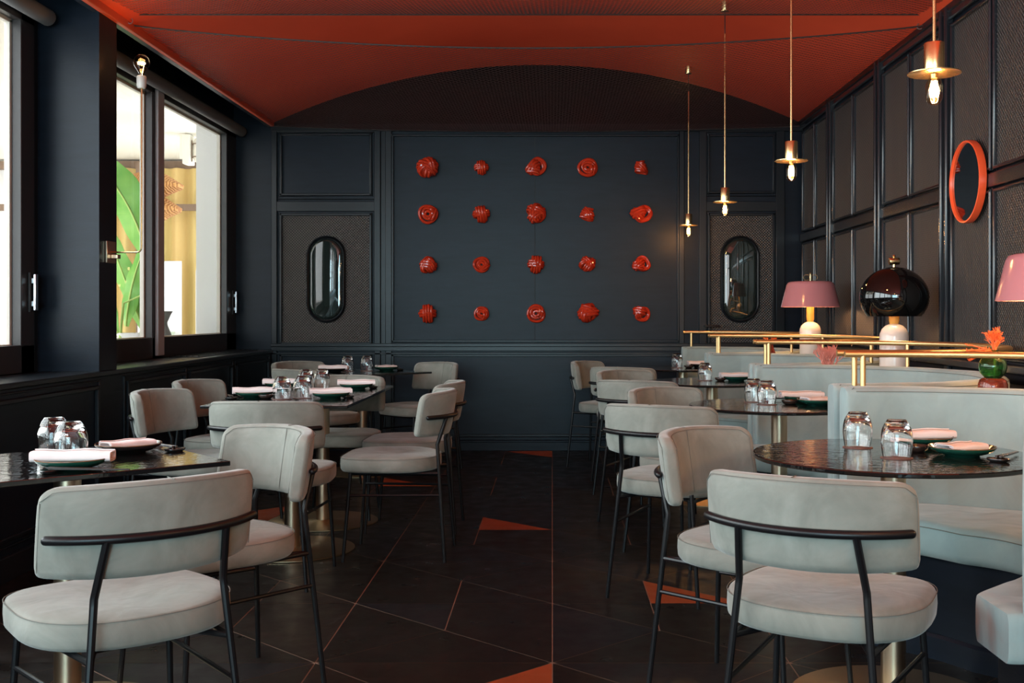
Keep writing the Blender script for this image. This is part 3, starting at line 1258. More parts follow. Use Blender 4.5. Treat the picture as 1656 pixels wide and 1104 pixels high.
def booth_sweep(yc, sec, x_end=XE, n=44, wob=0.0, seed=0, round_end=True, corner=0.0):
    """sweep a closed (r,z) section round the U; r measured from the booth centre"""
    rd = random.Random(seed)
    ph = [rd.uniform(0, 6.28) for _ in range(4)]
    R0, R1 = min(p[0] for p in sec), max(p[0] for p in sec)
    Z0, Z1 = min(p[1] for p in sec), max(p[1] for p in sec)
    rc, zc = (R0 + R1) / 2, (Z0 + Z1) / 2
    fr = []
    L = BX - x_end
    ends = [(0.0, .80), (.006, .90), (.016, .96), (.032, 1.0)] if round_end else [(0, 1.0)]
    for e, k in ends:
        fr.append((x_end + e, yc, pi / 2, k))
    for i in range(n + 1):
        fr.append((BX, yc, pi / 2 - pi * i / n, 1))
    for e, k in reversed(ends):
        fr.append((x_end + e, yc, -pi / 2, k))
    rings = []
    for q, (x, y, a, k) in enumerate(fr):
        ring = []
        dist = (x - x_end) if abs(abs(a) - pi / 2) < 1e-6 else (BX - x_end) + (pi / 2 - abs(a)) * .42
        dlt = corner * max(0, 1 - dist / .36) ** 1.35 if corner else 0
        for (r, z) in sec:
            r = r + dlt * (1 - (r - R0) / (R1 - R0))
            rr = rc + (r - rc) * (1 - (1 - k) * .5) if (R1 - R0) < .2 else r + (rc - r) * (1 - k) * .12
            zz = zc + (z - zc) * (1 - (1 - k) * .12)
            if wob:
                fz = (z - Z0) / (Z1 - Z0)
                rr += wob * (sin(q * 1.9 + ph[0] + fz * 3) + sin(q * .83 + ph[1]) * .8) * (1 if r < rc else 0) * sin(pi * min(max(fz, .02), .98))
                zz += wob * .35 * sin(q * .9 + ph[2]) * fz
            ring.append((x + cos(a) * rr, y + sin(a) * rr, zz))
        rings.append(ring)
    m = MB()
    m.loft(rings)
    return m


def rrect(r0, r1, z0, z1, c, n=5):
    P = []
    for cx, cz, a0 in ((r1 - c, z1 - c, 0), (r0 + c, z1 - c, pi / 2), (r0 + c, z0 + c, pi), (r1 - c, z0 + c, 3 * pi / 2)):
        for i in range(n + 1):
            a = a0 + pi / 2 * i / n
            P.append((cx + c * cos(a), cz + c * sin(a)))
    return P


def densify(sec, step=.06):
    out = []
    for i in range(len(sec)):
        a, b = Vector(sec[i]), Vector(sec[(i + 1) % len(sec)])
        k = max(1, int((b - a).length / step))
        for j in range(k):
            p = a.lerp(b, j / k)
            out.append((p.x, p.y))
    return out


booths = [(3.41, 'nearest'), (5.27, 'second'), (7.10, 'third'), (8.80, 'farthest')]
blabel = ['large sage suede U-shaped booth wrapping the nearest round table', 'sage suede U-shaped booth around the second round table',
          'sage suede U-shaped booth around the third round table', 'sage suede U-shaped booth against the back wall']
for bi, (yc, nm) in enumerate(booths):
    R = .895
    if bi == 3:
        R = .78
    t = thing('booth_banquette', (0, 0, 0), 0, blabel[bi], 'booth', 'U-shaped booths along the cane wall')
    m = booth_sweep(yc, densify(rrect(R - .115, R, .44, .905, .035)), wob=.003, seed=bi)
    m.build('backrest', BSUEDE, t, angle=60)
    # piping lines of the backrest
    m = MB()
    for r_, z_ in ((R - .113, .889), (R - .003, .889)):
        P = [(XE + .035, yc + r_, z_)] + [(BX + r_ * sin(pi * i / 40), yc + r_ * cos(pi * i / 40), z_) for i in range(41)] + [(XE + .035, yc - r_, z_)]
        m.tube(P, .0013, 5)
    for sg in (1, -1):
        for r_ in (R - .100, R - .018):
            P = [(XE + .012, yc + sg * r_, .47), (XE + .003, yc + sg * r_, .60), (XE + .003, yc + sg * r_, .80), (XE + .012, yc + sg * r_, .885), (XE + .03, yc + sg * r_, .903)]
            m.tube(P, .0018, 5)
    m.build('backrest_piping', SEAM, t)
    m = booth_sweep(yc, densify(rrect(.285, R - .10, .352, .474, .035)), x_end=1.075, wob=.003, seed=bi + 9, corner=.30)
    m.build('seat_cushion', BSUEDE, t, angle=60)
    m = MB()
    def rin(dist):
        return .2865 + .30 * max(0, 1 - dist / .36) ** 1.35
    P = [(1.085 + .028 * i, yc + rin(.01 + .028 * i), .455) for i in range(4)]
    P += [(BX + rin(.125 + min(i, 30 - i) * pi / 30 * .42) * sin(pi * i / 30), yc + rin(.125 + min(i, 30 - i) * pi / 30 * .42) * cos(pi * i / 30), .455) for i in range(31)]
    P += [(1.085 + .028 * i, yc - rin(.01 + .028 * i), .455) for i in (3, 2, 1, 0)]
    m.tube(P, .0018, 5)
    m.build('seat_piping', SEAM, t)
    m = booth_sweep(yc, [(.33, .0), (.33, .36), (R - .01, .36), (R - .01, 0)], x_end=1.13, round_end=False, corner=.26)
    m.build('base', PAINT, t, angle=30)
    m = booth_sweep(yc, [(.318, .0), (.318, .075), (.33, .085), (R - .005, .085), (R - .005, 0)], x_end=1.12, round_end=False, corner=.26)
    m.build('plinth', PAINT, t, angle=30)
    # rail
    rr = R - .025
    P = [(1.125, yc + rr, 1.027)] + [(BX + (rr + .03) * sin(pi * i / 44), yc + rr * cos(pi * i / 44), 1.027) for i in range(45)] + [(1.125, yc - rr, 1.027)]
    m = MB()
    m.tube(P, .0125, 14, round_end=False)
    rl = m.build('rail', RAILM, t)
    ang = [5, 48, 90, 132, 175]
    for a in ang:
        aa = radians(a)
        x, y = BX + (rr + .03) * sin(aa), yc + rr * cos(aa)
        if a in (5, 175):
            x = 1.195
            y = yc + (rr if a == 5 else -rr)
        m = MB()
        m.tube([(x, y, .895), (x, y, 1.022)], .011, 12)
        m.build('post', RAILM, rl)

# infill ledges between neighbouring booths (lamps and vases stand on them)
ledges = [(2.5, 3.41 - 1.86, 3.41, .895, .895), (4.34, 3.41, 5.27, .895, .895), (6.185, 5.27, 7.10, .895, .895), (8.0, 7.10, 8.80, .895, .78)]
for k, (yd, ya, yb, ra, rb) in enumerate(ledges):
    lo, hi = [], []
    for i in range(19):
        x = 1.42 + (XR - .055 - 1.42) * i / 18
        dx = x - BX
        y0 = ya + sqrt(max((ra + .008) ** 2 - dx * dx, 0))
        y1 = yb - sqrt(max((rb + .008) ** 2 - dx * dx, 0))
        lo.append((x, y0))
        hi.append((x, y1))
    if k == 0:
        lo = [(x, max(y, 2.2)) for x, y in lo]
    m = MB()
    m.prism(lo + hi[::-1], 0, .86)
    o = m.build('booth_ledge', JOINERY, smooth=False)
    tag(o, ['black ledge beside the near end of the nearest booth', 'black ledge carrying the green vase between two booths',
            'black ledge under the black dome lamp', 'black ledge under the farther pink lamp'][k], 'ledge', 'ledges between the booths')
ZLG = .86

# ------------------------------------------------------------------ table lamps on the ledges


def pink_lamp(x, y, label):
    t = thing('table_lamp', (x, y, ZLG), 0, label, 'table lamp', 'pink enamel table lamps')
    m = MB()
    m.lathe([(0, 0), (.072, 0), (.076, .006), (.076, .20), (.074, .215), (.064, .238), (.046, .256), (.024, .266), (0, .266)], 40)
    m.build('lamp_body', CREAM, t)
    m = MB()
    m.lathe([(0, .262), (.020, .264), (.022, .270), (.0265, .284), (.0265, .385), (0, .385)], 28)
    m.build('glass_neck', AMBER, t)
    m = MB()
    m.lathe([(.209, .372), (.170, .530), (.160, .548), (.140, .556), (.0, .558), (0, .552), (.138, .550), (.154, .543), (.165, .528), (.203, .372)], 56)
    sh = m.build('lamp_shade', [PINK], t, angle=50)
    m = MB()
    m.lathe([(.2025, .374), (.1635, .527), (.153, .540), (.137, .547), (0, .549), (0, .547), (.1355, .545), (.151, .539), (.162, .526), (.2005, .374)], 56)
    m.build('shade_lining', PINKIN, sh, angle=50)
    m = MB()
    for s in (-1, 1):
        m.tube([(s * (.004 + .026 * (1 - cos(a)) * .9), 0, .585 + .020 * sin(a)) for a in [i * 2 * pi / 20 for i in range(20)]], .0022, 6, True)
    m.tube([(0, 0, .556), (0, 0, .607)], .004, 8)
    m.lathe([(0, .606), (.006, .609), (.007, .615), (0, .621)], 12)
    m.build('bow_finial', BRASS, t)
    point('table_lamp_glow', (x, y, ZLG + .43), 9, (1.0, .56, .26), .03)
    return t


pink_lamp(1.86, 8.02, 'table lamp with wide pink shade and bow finial on cream base, between the far booths')
pink_lamp(1.945, 4.33, 'table lamp with pink shade cut by the frame edge, beside the nearest booth')
t = thing('table_lamp', (1.9, 6.185, ZLG), 0, 'table lamp with glossy black dome shade and brass finial on cream base', 'table lamp')
m = MB()
m.lathe([(0, 0), (.074, 0), (.079, .006), (.079, .195), (.077, .212), (.066, .238), (.048, .256), (.026, .266), (0, .266)], 40)
m.build('lamp_body', CREAM, t)
m = MB()
m.lathe([(0, .262), (.022, .264), (.024, .270), (.028, .284), (.028, .36), (0, .36)], 28)
m.build('glass_neck', AMBER, t)
m = MB()
out = []
for i in range(25):
    a = -38 + (90 + 38) * i / 24
    out.append((.187 * cos(radians(a)), .415 + .168 * sin(radians(a))))
out[-1] = (0, out[-1][1])
inn = [(r * .985 if r else 0, z - .003) for r, z in out][::-1]
m.lathe(out + inn, 64)
sh = m.build('lamp_shade', BLACKGLOSS, t, angle=60)
m = MB()
m.lathe([(0, .580), (.008, .582), (.008, .596), (0, .597)], 16)
m.lathe([(0, -.028), (.019, -.028), (.020, -.026), (.020, .026), (.019, .028), (0, .028)], 24, (0, 0, .615), axis='x')
m.lathe([(0, .632), (.006, .634), (.009, .642), (.006, .650), (0, .652)], 16)
m.build('brass_finial', BRASS, t)
point('table_lamp_glow', (1.9, 6.185, ZLG + .40), 10, (1.0, .56, .26), .03)

# ------------------------------------------------------------------ vases with coral


def coral(m, base, h, spread, seed, mi=0, depth=4, r0=.006, lift=.12):
    rd = random.Random(seed)

    def grow(p, d, ln, r, k):
        q = p + d * ln
        m.tube([p, (p + q) / 2 + Vector([rd.uniform(-1, 1) * ln * .12 for _ in range(3)]), q], [r, r * .85, r * .7], 6, mi=mi, round_end=True)
        if k == 0:
            return
        for _ in range(rd.choice((2, 3, 3))):
            nd = (d + Vector([rd.uniform(-1, 1) * spread for _ in range(3)])).normalized()
            nd.z = abs(nd.z) * .8 + lift
            grow(q, nd.normalized(), ln * rd.uniform(.62, .9), r * .72, k - 1)
    for _ in range(4):
        d = Vector((rd.uniform(-1, 1) * spread, rd.uniform(-1, 1) * spread, 1)).normalized()
        grow(Vector(base), d, h * .3, r0, depth)


t = thing('coral_vase', (1.73, 4.37, ZLG), 0, 'green glass vase on red glass foot holding orange coral, beside nearest booth', 'vase')
m = MB()
m.lathe([(0, 0), (.050, 0), (.055, .010), (.056, .045), (.050, .062), (.038, .070), (.034, .064), (.047, .054), (.050, .04), (.049, .012), (0, .008)], 36)
m.build('red_glass_foot', REDGLASS, t)
m = MB()
m.lathe([(.0, .047), (.03, .047), (.048, .066), (.0535, .090), (.050, .112), (.036, .130), (.022, .138), (.018, .146), (.022, .158), (.019, .158), (.0145, .146), (.018, .137), (.034, .127), (.047, .110), (.050, .090), (.045, .068), (.028, .051), (0, .051)], 40)
m.v = [(p[0], p[1], p[2] + .023) for p in m.v]
m.build('green_glass_bowl', GREENGLASS, t)
m = MB()
coral(m, (0, 0, .145), .105, .5, 6, depth=5, r0=.0036, lift=.22)
# a heavier branch drooping to the aisle side
rd = random.Random(8)
for k in range(9):
    a = Vector((0, -.01, .172))
    pts = [a]
    d = Vector((-1, rd.uniform(-.4, .4), rd.uniform(-.75, .5))).normalized()
    for i in range(6):
        d = (d + Vector((rd.uniform(-.3, .1), rd.uniform(-.3, .3), rd.uniform(-.35, .2)))).normalized()
        pts.append(pts[-1] + d * .017)
        e = Vector((rd.uniform(-1, 1), rd.uniform(-1, 1), rd.uniform(-.5, 1))).normalized()
        m.tube([pts[-1], pts[-1] + e * .012], [.0025, .0015], 5, round_end=True)
    m.tube(pts, [.004 - .0003 * i for i in range(7)], 6, round_end=True)
m.build('coral_sprig', CORAL, t)

t = thing('coral_vase', (1.54, 6.185, ZLG), 0, 'pink coral branch standing on a small foot behind the nearest booth', 'coral')
m = MB()
m.lathe([(0, 0), (.022, 0), (.024, .006), (.012, .014), (0, .016)], 20)
m.build('foot', DARKGLAZE, t)
m = MB()
for q in range(3):
    coral(m, (.020 * (q - 1), .006 * q, .006), .122, .46, 31 + q, depth=5, r0=.0052, lift=.38)
m.build('coral_branch', CORALP, t)

t = thing('coral_vase', (1.57, 8.01, ZLG), 0, 'flared red-brown glass vase with bright orange coral on the far ledge', 'vase')
m = MB()
m.lathe([(0, 0), (.048, 0), (.050, .004), (.022, .085), (.020, .10), (.026, .115), (.023, .115), (.017, .10), (.019, .085), (.046, .006), (0, .005)], 28)
m.build('flared_vase', BROWNGLASS, t)
m = MB()
coral(m, (0, 0, .10), .085, .6, 31, depth=3, r0=.006)
m.build('coral_sprig', CORAL, t)

# ------------------------------------------------------------------ chairs


def superplan(n=64):
    """seat outline: rounded square front, fuller rounded rear"""
    P = []
    for i in range(n):
        a = 2 * pi * i / n
        c, s_ = cos(a), sin(a)
        e = 4.2 if s_ > 0 else 2.4
        k = (abs(c) ** e + abs(s_) ** e) ** (-1 / e)
        x, y = c * k * .247, s_ * k * .238
        if y > 0:
            x *= 1 - .05 * (y / .232)
        P.append((x, y))
    return P


BR_, BYC = .300, .035


def back_pt(phi, z, off):
    """point on the backrest shell: phi round the arc, z height, off outwards"""
    lean = -(z - .60) * .16
    R = BR_ + off
    return (R * sin(phi), BYC - R * cos(phi) + lean, z)


def make_chair():
    t = thing('dining_chair', (0, 0, 0), 0, 'x', 'chair')
    # seat cushion
    P = superplan()
    m = MB()
    lay = [(.428, .06), (.425, .028), (.428, .010), (.438, .002), (.460, .0), (.482, .001), (.492, .006), (.499, .016), (.5025, .035), (.505, .07), (.505, .12), (.502, .17), (.499, .22)]
    rings = []
    for z, ins in lay:
        ring = []
        for x, y in P:
            r = sqrt(x * x + y * y)
            k = max(r - ins, .004) / r
            dz = 0
            if z > .498:      # shallow saddle dish
                dz = -.004 * cos(x / .25 * pi / 2) + .002 * sin(9 * x + 6 * y)
            ring.append((x * k, y * k - .003, z + dz))
        rings.append(ring)
    m.loft(rings)
    seat = m.build('seat', SUEDE, t, angle=60)
    m = MB()
    m.tube([(x * .997, y * .997 - .003, .492) for x, y in P], .0012, 5, True)
    m.build('seat_seam', SEAM, seat)
    # backrest pad
    pm, n = radians(53), 40
    z0, z1, th = .594, .812, .048
    m = MB()
    rings = []
    for i in range(n + 1):
        # cluster samples at both ends for the rounded corners
        s_ = -cos(pi * i / n)
        phi = s_ * pm
        e = 1 - abs(s_)
        arc = e * pm * BR_
        rc = .040
        cut = rc - sqrt(max(rc * rc - (rc - min(arc, rc)) ** 2, 0)) if arc < rc else 0
        rb = .022
        cutb = rb - sqrt(max(rb * rb - (rb - min(arc, rb)) ** 2, 0)) if arc < rb else 0
        tk = th / 2 * (1 if arc > .02 else (.45 + .55 * sqrt(max(1 - (1 - arc / .02) ** 2, 0))))
        zt = z1 - cut * .9 - .012 * s_ * s_
        zb = z0 + cutb * .9 + .006 * s_ * s_
        zc, hh = (zt + zb) / 2, (zt - zb) / 2
        ring = []
        M = 26
        for j in range(M):
            a = 2 * pi * j / M
            ex = 5.0
            c, s2 = cos(a), sin(a)
            k = (abs(c) ** ex + abs(s2) ** ex) ** (-1 / ex)
            ring.append(back_pt(phi, zc + s2 * k * hh, c * k * tk))
        rings.append(ring)
    m.loft(rings)
    bk = m.build('backrest', SUEDE, t, angle=60)
    m = MB()
    for off in (th / 2 - .001, -th / 2 + .001):
        P2 = []
        for i in range(41):
            s_ = -1 + 2 * i / 40
            s_ *= .955
            P2.append(back_pt(s_ * pm, z1 - .0085 - .012 * s_ * s_ - (.02 * max(0, abs(s_) - .85) / .105 if abs(s_) > .85 else 0), off))
        m.tube(P2, .0010, 5)
        P3 = [back_pt(.955 * pm * s_, z1 - .04, off) for s_ in (1,)]
        for sg in (1, -1):
            m.tube([back_pt(sg * pm * .955, z, off) for z in (z1 - .042, .70, z0 + .02)], .0010, 5)
    m.tube([back_pt(0, z, -th / 2 - .0002) for z in (z0 + .012, .66, .72, z1 - .008)], .0013, 5)
    m.tube([back_pt(0, z1 + .0005, o_) for o_ in (-th / 2 + .004, th / 2 - .004)], .0012, 5)
    m.build('backrest_seam', SEAM, bk)
    # rail behind the backrest
    m = MB()
    P = [back_pt(radians(-46 + 92 * i / 24), .690, th / 2 + .012) for i in range(25)]
    m.tube(P, .0105, 12, round_end=True)
    m.build('back_rail', BLACKMETAL, t)
    for sx_ in (-1, 1):
        top = back_pt(sx_ * radians(24), .688, th / 2 + .013)
        kink = Vector((sx_ * .150, -.243, .555))
        foot = Vector((sx_ * .200, -.285, 0))
        m = MB()
        k1 = kink.lerp(Vector(top), .09)
        k2 = kink.lerp(foot, .03)
        m.tube([top, k1, kink, k2, foot], [.0092, .0092, .0092, .0092, .0085], 10)
        leg = m.build('leg', BLACKMETAL, t)
        m = MB()
        ft = Vector((sx_ * .210, .200, 0))
        tp = Vector((sx_ * .188, .168, .428))
        m.tube([tp, ft], [.0090, .0083], 10)
        m.build('leg', BLACKMETAL, t)
        # side stretcher
        za = .315
        a = foot.lerp(kink, za / .555)
        b_ = ft.lerp(tp, za / .428)
        m = MB()
        m.tube([a, b_], .0064, 8)
        m.build('stretcher', BLACKMETAL, t)
    # seat frame
    m = MB()
    for sx_ in (-1, 1):
        a = Vector((sx_ * .200, -.285, 0)).lerp(Vector((sx_ * .150, -.243, .555)), .418 / .555)
        m.tube([a, (sx_ * .188, .168, .418)], .0075, 8)
    m.tube([(-.187, .165, .418), (.187, .165, .418)], .0075, 8)
    a = Vector((.200, -.285, 0)).lerp(Vector((.150, -.243, .555)), .418 / .555)
    m.tube([(-a.x, a.y, .418), (-.12, a.y + .09, .418), (.12, a.y + .09, .418), (a.x, a.y, .418)], .0075, 8)
    m.build('seat_frame', BLACKMETAL, t)
    return t


chair = Maker(make_chair())
GR_R, GR_L = 'chairs on the aisle side of the round tables', 'chairs around the square tables'
chairs = [
    (.695, 2.785, (.49, .87), 'sage suede chair with its curved back toward us at the nearest round table', GR_R),
    (.645, 3.44, (.76, -.65), 'sage suede chair behind the nearest round table, its inner back turned toward us', GR_R),
    (.535, 4.80, (.45, .89), 'sage suede chair with its back rail toward us at the second round table', GR_R),
    (.685, 5.42, (.6, -.8), 'sage suede chair, inner back facing us, behind the second round table', GR_R),
    (.57, 6.50, (.45, .89), 'sage suede chair with its back toward us at the third round table', GR_R),
    (.60, 7.18, (.6, -.8), 'sage suede chair, inner back facing us, behind the third round table', GR_R),
    (.58, 8.06, (.42, .9), 'sage suede chair with its back toward us at the farthest round table', GR_R),
    (.46, 8.66, (.88, -.47), 'sage suede chair nearest the back wall at the farthest round table', GR_R),
    (-1.055, 2.725, (-.664, .748), 'large sage suede chair with its back toward us at the nearest square table', GR_L),
    (-1.07, 3.49, (-.70, -.71), 'sage suede chair facing us across the nearest square table', GR_L),
    (-1.235, 5.02, (.03, 1), 'sage suede chair with its back toward us at the end of the joined square tables', GR_L),
    (-.79, 5.50, (-1, .03), 'sage suede chair seen in profile on the aisle side of the joined tables, nearer one', GR_L),
    (-.80, 6.18, (-1, .03), 'sage suede chair on the aisle side of the joined tables, mostly hidden by its neighbour', GR_L),
    (-1.71, 5.40, (.97, -.22), 'sage suede chair by the window wall at the joined tables, nearer one', GR_L),
    (-1.79, 6.22, (.97, -.22), 'sage suede chair by the window wall at the joined tables, farther one', GR_L),
    (-1.25, 6.50, (.02, -1), 'sage suede chair facing us at the far end of the joined tables', GR_L),
    (-1.03, 8.42, (-.7, -.71), 'sage suede chair facing us on the aisle side of the farthest square table', GR_L),
    (-1.62, 7.72, (.62, .78), 'sage suede chair with its back toward us at the farthest square table', GR_L),
    (-1.84, 8.58, (.75, -.66), 'sage suede chair in the window corner at the farthest square table', GR_L),
]
for x, y, (fx, fy), lab, g in chairs:
    chair((x, y, 0), atan2(-fx, fy), lab, g)

# ------------------------------------------------------------------ tables
TZ = .752
ROUND = []


def column_parts(t, r=.0375, base=.31, zc=TZ - .014, cx=0, cy=0):
    m = MB()
    m.lathe([(0, .012), (r, .012), (r, zc - .008), (0, zc - .008)], 36, (cx, cy, 0))
    m.build('column', CHAMP, t)
    m = MB()
    m.lathe([(0, 0), (base - .004, 0), (base, .003), (base, .007), (base - .006, .010), (r + .01, .0125), (r + .004, .016), (0, .016)], 72, (cx, cy, 0))
    m.build('base_plate', BRONZE, t, angle=50)
    m = MB()
    m.lathe([(0, zc - .012), (.14, zc - .012), (.145, zc - .008), (.145, zc), (0, zc)], 36, (cx, cy, 0))
    m.build('mounting_disc', BLACKMETAL, t)


def make_round():
    t = thing('round_table', (0, 0, 0), 0, 'x', 'table')
    m = MB()
    R = .425
    m.lathe([(0, TZ - .014), (R - .003, TZ - .014), (R, TZ - .011), (R, TZ - .003), (R - .003, TZ), (0, TZ)], 96)
    m.build('tabletop', TOP, t)
    column_parts(t)
    return t


rt = Maker(make_round())
T1, T2, T3, T4 = (1.045, 3.41), (1.075, 5.27), (1.02, 7.10), (1.045, 8.90)
for (x, y), lab in zip((T1, T2, T3, T4), ('nearest round black glass table on a champagne column', 'second round black glass table from the front',
                                         'third round black glass table from the front', 'farthest round black glass table by the back wall')):
    rt((x, y, 0), 0, lab, 'round black glass tables')


def make_square(w_, l_, label, x, y, rz):
    t = thing('square_table', (x, y, 0), rz, label, 'table', 'rectangular black glass tables')
    m = MB()
    m.box(-w_ / 2, w_ / 2, -l_ / 2, l_ / 2, TZ - .014, TZ)
    m.build('tabletop', TOP, t, bevel=.002)
    column_parts(t)
    return t


make_square(.69, .745, 'near half of the joined rectangular black glass tables', -1.305, 5.585, 0)
make_square(.69, .745, 'far half of the joined rectangular black glass tables', -1.305, 6.335, 0)
aR = atan2(.755, .656) - pi / 2
ux, uy = cos(radians(41)), sin(radians(41))
cx, cy = -.939 - ux * .36 - uy * .31, 3.25 - uy * .36 + ux * .31
make_square(.72, .62, 'rectangular black glass table in the near left corner, cut by the frame', cx, cy, radians(41))
make_square(.72, .76, 'rectangular black glass table farthest back near the window corner', -1.42, 8.32, radians(44.5))

# ------------------------------------------------------------------ tableware


def make_tumbler():
    t = thing('glass_tumbler', (0, 0, 0), 0, 'x', 'glass')
    out = [(.0405, 0), (.0425, .012), (.0455, .032), (.047, .05), (.046, .068), (.042, .086), (.035, .101), (.029, .110), (.0265, .1135), (0, .1135)]
    inn = [(0, .094), (.022, .094), (.030, .0905), (.037, .080), (.0425, .065), (.044, .05), (.0427, .032), (.0398, .012), (.0383, 0)]
    m = MB()
    m.lathe(out + inn + [out[0]], 40)
    m.build('tumbler', GLASS, t, angle=70)
    return t


def single(name, m, material, cat, **kw):
    o = m.build(name, material, **kw)
    o['category'] = cat
    return o


m = MB()
out = [(.0405, 0), (.0425, .012), (.0455, .032), (.047, .05), (.046, .068), (.042, .086), (.035, .101), (.029, .110), (.0265, .1135), (0, .1135)]
inn = [(0, .094), (.022, .094), (.030, .0905), (.037, .080), (.0425, .065), (.044, .05), (.0427, .032), (.0398, .012), (.0383, 0)]
m.lathe(out + inn + [out[0]], 40)
tumbler = Maker(single('glass_tumbler', m, GLASS, 'glass', angle=70))
m = MB()
m.lathe([(0, 0), (.0465, 0), (.0475, .0006), (.0475, .0017), (.0465, .0022), (0, .0022)], 40)
coaster = Maker(single('coaster', m, COASTER, 'coaster'))


def plate_mesh(name, gl, rim):
    m = MB()
    m.lathe([(0, .002), (.044, .002), (.046, 0), (.050, 0), (.052, .003), (.075, .009), (.092, .018), (.0995, .027)], 56)
    m.lathe([(.0995, .027), (.0985, .0295), (.0965, .0285)], 56, mi=1)
    m.lathe([(.0965, .0285), (.088, .0195), (.070, .011), (.04, .0065), (0, .006)], 56)
    return single(name, m, [gl, rim], 'plate', angle=70)


plate_g = Maker(plate_mesh('plate', GREEN, BROWNGLAZE))
plate_b = Maker(plate_mesh('plate', DARKGLAZE, BROWNGLAZE))
m = MB()
m.lathe([(0, .001), (.020, 0), (.024, .001), (.034, .008), (.0385, .019), (.0375, .0205), (.036, .019), (.031, .010), (.018, .005), (0, .005)], 36)
dish = Maker(single('sauce_dish', m, LACQ, 'dish', angle=70))
m = MB()
m.lathe([(0, 0), (.020, 0), (.027, .004), (.029, .009), (.027, .0105), (.020, .008), (0, .0065)], 28)
m.v = [(p[0] * 1.15, p[1] * .8, p[2]) for p in m.v]
rest = Maker(single('chopstick_rest', m, DARKGLAZE, 'chopstick rest', angle=70))
m = MB()
m.loft([[(-.0035, 0, 0), (.0035, 0, 0), (.0035, 0, .007), (-.0035, 0, .007)], [(-.0022, .21, 0), (.0022, .21, 0), (.0022, .21, .0045), (-.0022, .21, .0045)]])
stick = Maker(single('chopstick', m, LACQ, 'chopstick', bevel=.0008))


def napkin_mesh(length, rx, rz, turns, seed, th=.0028):
    rd = random.Random(seed)
    N = int(26 * turns)
    outer, inner = [], []
    ctr = []
    for i in range(N + 1):
        a = 2 * pi * turns * i / N
        k = 1 - .15 * (a / (2 * pi))
        kk = 1 - .30 * (a / (2 * pi))
        e = 4.0
        c, s_ = cos(a + 2.2), sin(a + 2.2)
        q = (abs(c) ** e + abs(s_) ** e) ** (-1 / e)
        ctr.append((c * q * rx * k, s_ * q * rz * max(kk, .15) + rz))
    prof = []
    L, Rr = [], []
    for i in range(N + 1):
        a = Vector(ctr[max(i - 1, 0)])
        b = Vector(ctr[min(i + 1, N)])
        tt = (b - a)
        tt = tt.normalized() if tt.length > 1e-9 else Vector((1, 0))
        nn = Vector((-tt.y, tt.x))
        p = Vector(ctr[i])
        L.append(p + nn * th / 2)
        Rr.append(p - nn * th / 2)
    m = MB()
    steps = 8
    rings = []
    for j in range(steps + 1):
        y = (j / steps - .5) * length
        wz = 1 + .06 * sin(j * 1.3 + seed)
        dx = .0015 * sin(j * .9 + seed * 2)
        rings.append([(p.x + dx, y, p.y * wz) for p in L] + [(p.x + dx, y, p.y * wz) for p in reversed(Rr)])
    # strip surfaces and end faces (quads along the ribbon)
    n = len(rings[0])
    vs = [p for r in rings for p in r]
    fs = []
    for i in range(steps):
        for j in range(n):
            k = (j + 1) % n
            fs.append((i * n + j, i * n + k, (i + 1) * n + k, (i + 1) * n + j))
    for i, fl_ in ((0, False), (steps, True)):
        for j in range(N):
            q = (i * n + j, i * n + j + 1, i * n + n - 2 - j, i * n + n - 1 - j)
            fs.append(q if fl_ else q[::-1])
    m.add(vs, fs)
    return single('napkin', m, LINEN, 'napkin', angle=60)


nap_roll = Maker(napkin_mesh(.215, .030, .016, 1.9, 1))
nap_fold = Maker(napkin_mesh(.150, .040, .013, 1.8, 2))

GG, GP, GN, GD, GK, GC = ('upturned glass tumblers', 'green and black plates', 'folded linen napkins', 'small sauce dishes', 'black chopstick rests', 'lacquered chopsticks')
where = {
    'T1': 'nearest round table', 'T2': 'second round table', 'T3': 'third round table', 'T4': 'farthest round table',
    'A': 'nearest square table', 'M': 'joined square tables', 'C': 'farthest square table'}


def glass_on(x, y, lab, co=True):
    if co:
        coaster((x, y, TZ), 0, lab.replace('upturned clear glass tumbler', 'brown round coaster under the tumbler'), 'brown coasters')
    tumbler((x, y, TZ + (.0022 if co else 0)), random.uniform(0, 3), lab, GG)


glass_on(.981, 3.575, 'upturned clear glass tumbler on the nearest round table, nearer the booth seam')
glass_on(1.026, 3.315, 'upturned clear glass tumbler on the nearest round table, closest to us')
glass_on(.983, 5.43, 'upturned clear glass tumbler on the second round table, partly behind another')
glass_on(1.017, 5.275, 'upturned clear glass tumbler on the second round table, the front one')
glass_on(.985, 7.18, 'upturned clear glass tumbler on the third round table')
glass_on(1.0, 8.93, 'upturned clear glass tumbler on the farthest round table')
glass_on(-1.513, 3.38, 'upturned clear glass tumbler on the nearest square table, farther one')
glass_on(-1.405, 3.25, 'upturned clear glass tumbler on the nearest square table, nearer one')
glass_on(-1.36, 5.60, 'upturned clear glass tumbler on the joined tables, front pair, window side')
glass_on(-1.275, 5.68, 'upturned clear glass tumbler on the joined tables, front pair, aisle side')
glass_on(-1.40, 6.33, 'upturned clear glass tumbler on the joined tables, rear pair, window side')
glass_on(-1.325, 6.40, 'upturned clear glass tumbler on the joined tables, rear pair, aisle side')
glass_on(-1.545, 8.40, 'upturned clear glass tumbler on the farthest square table, window side')
glass_on(-1.405, 8.43, 'upturned clear glass tumbler on the farthest square table, aisle side')


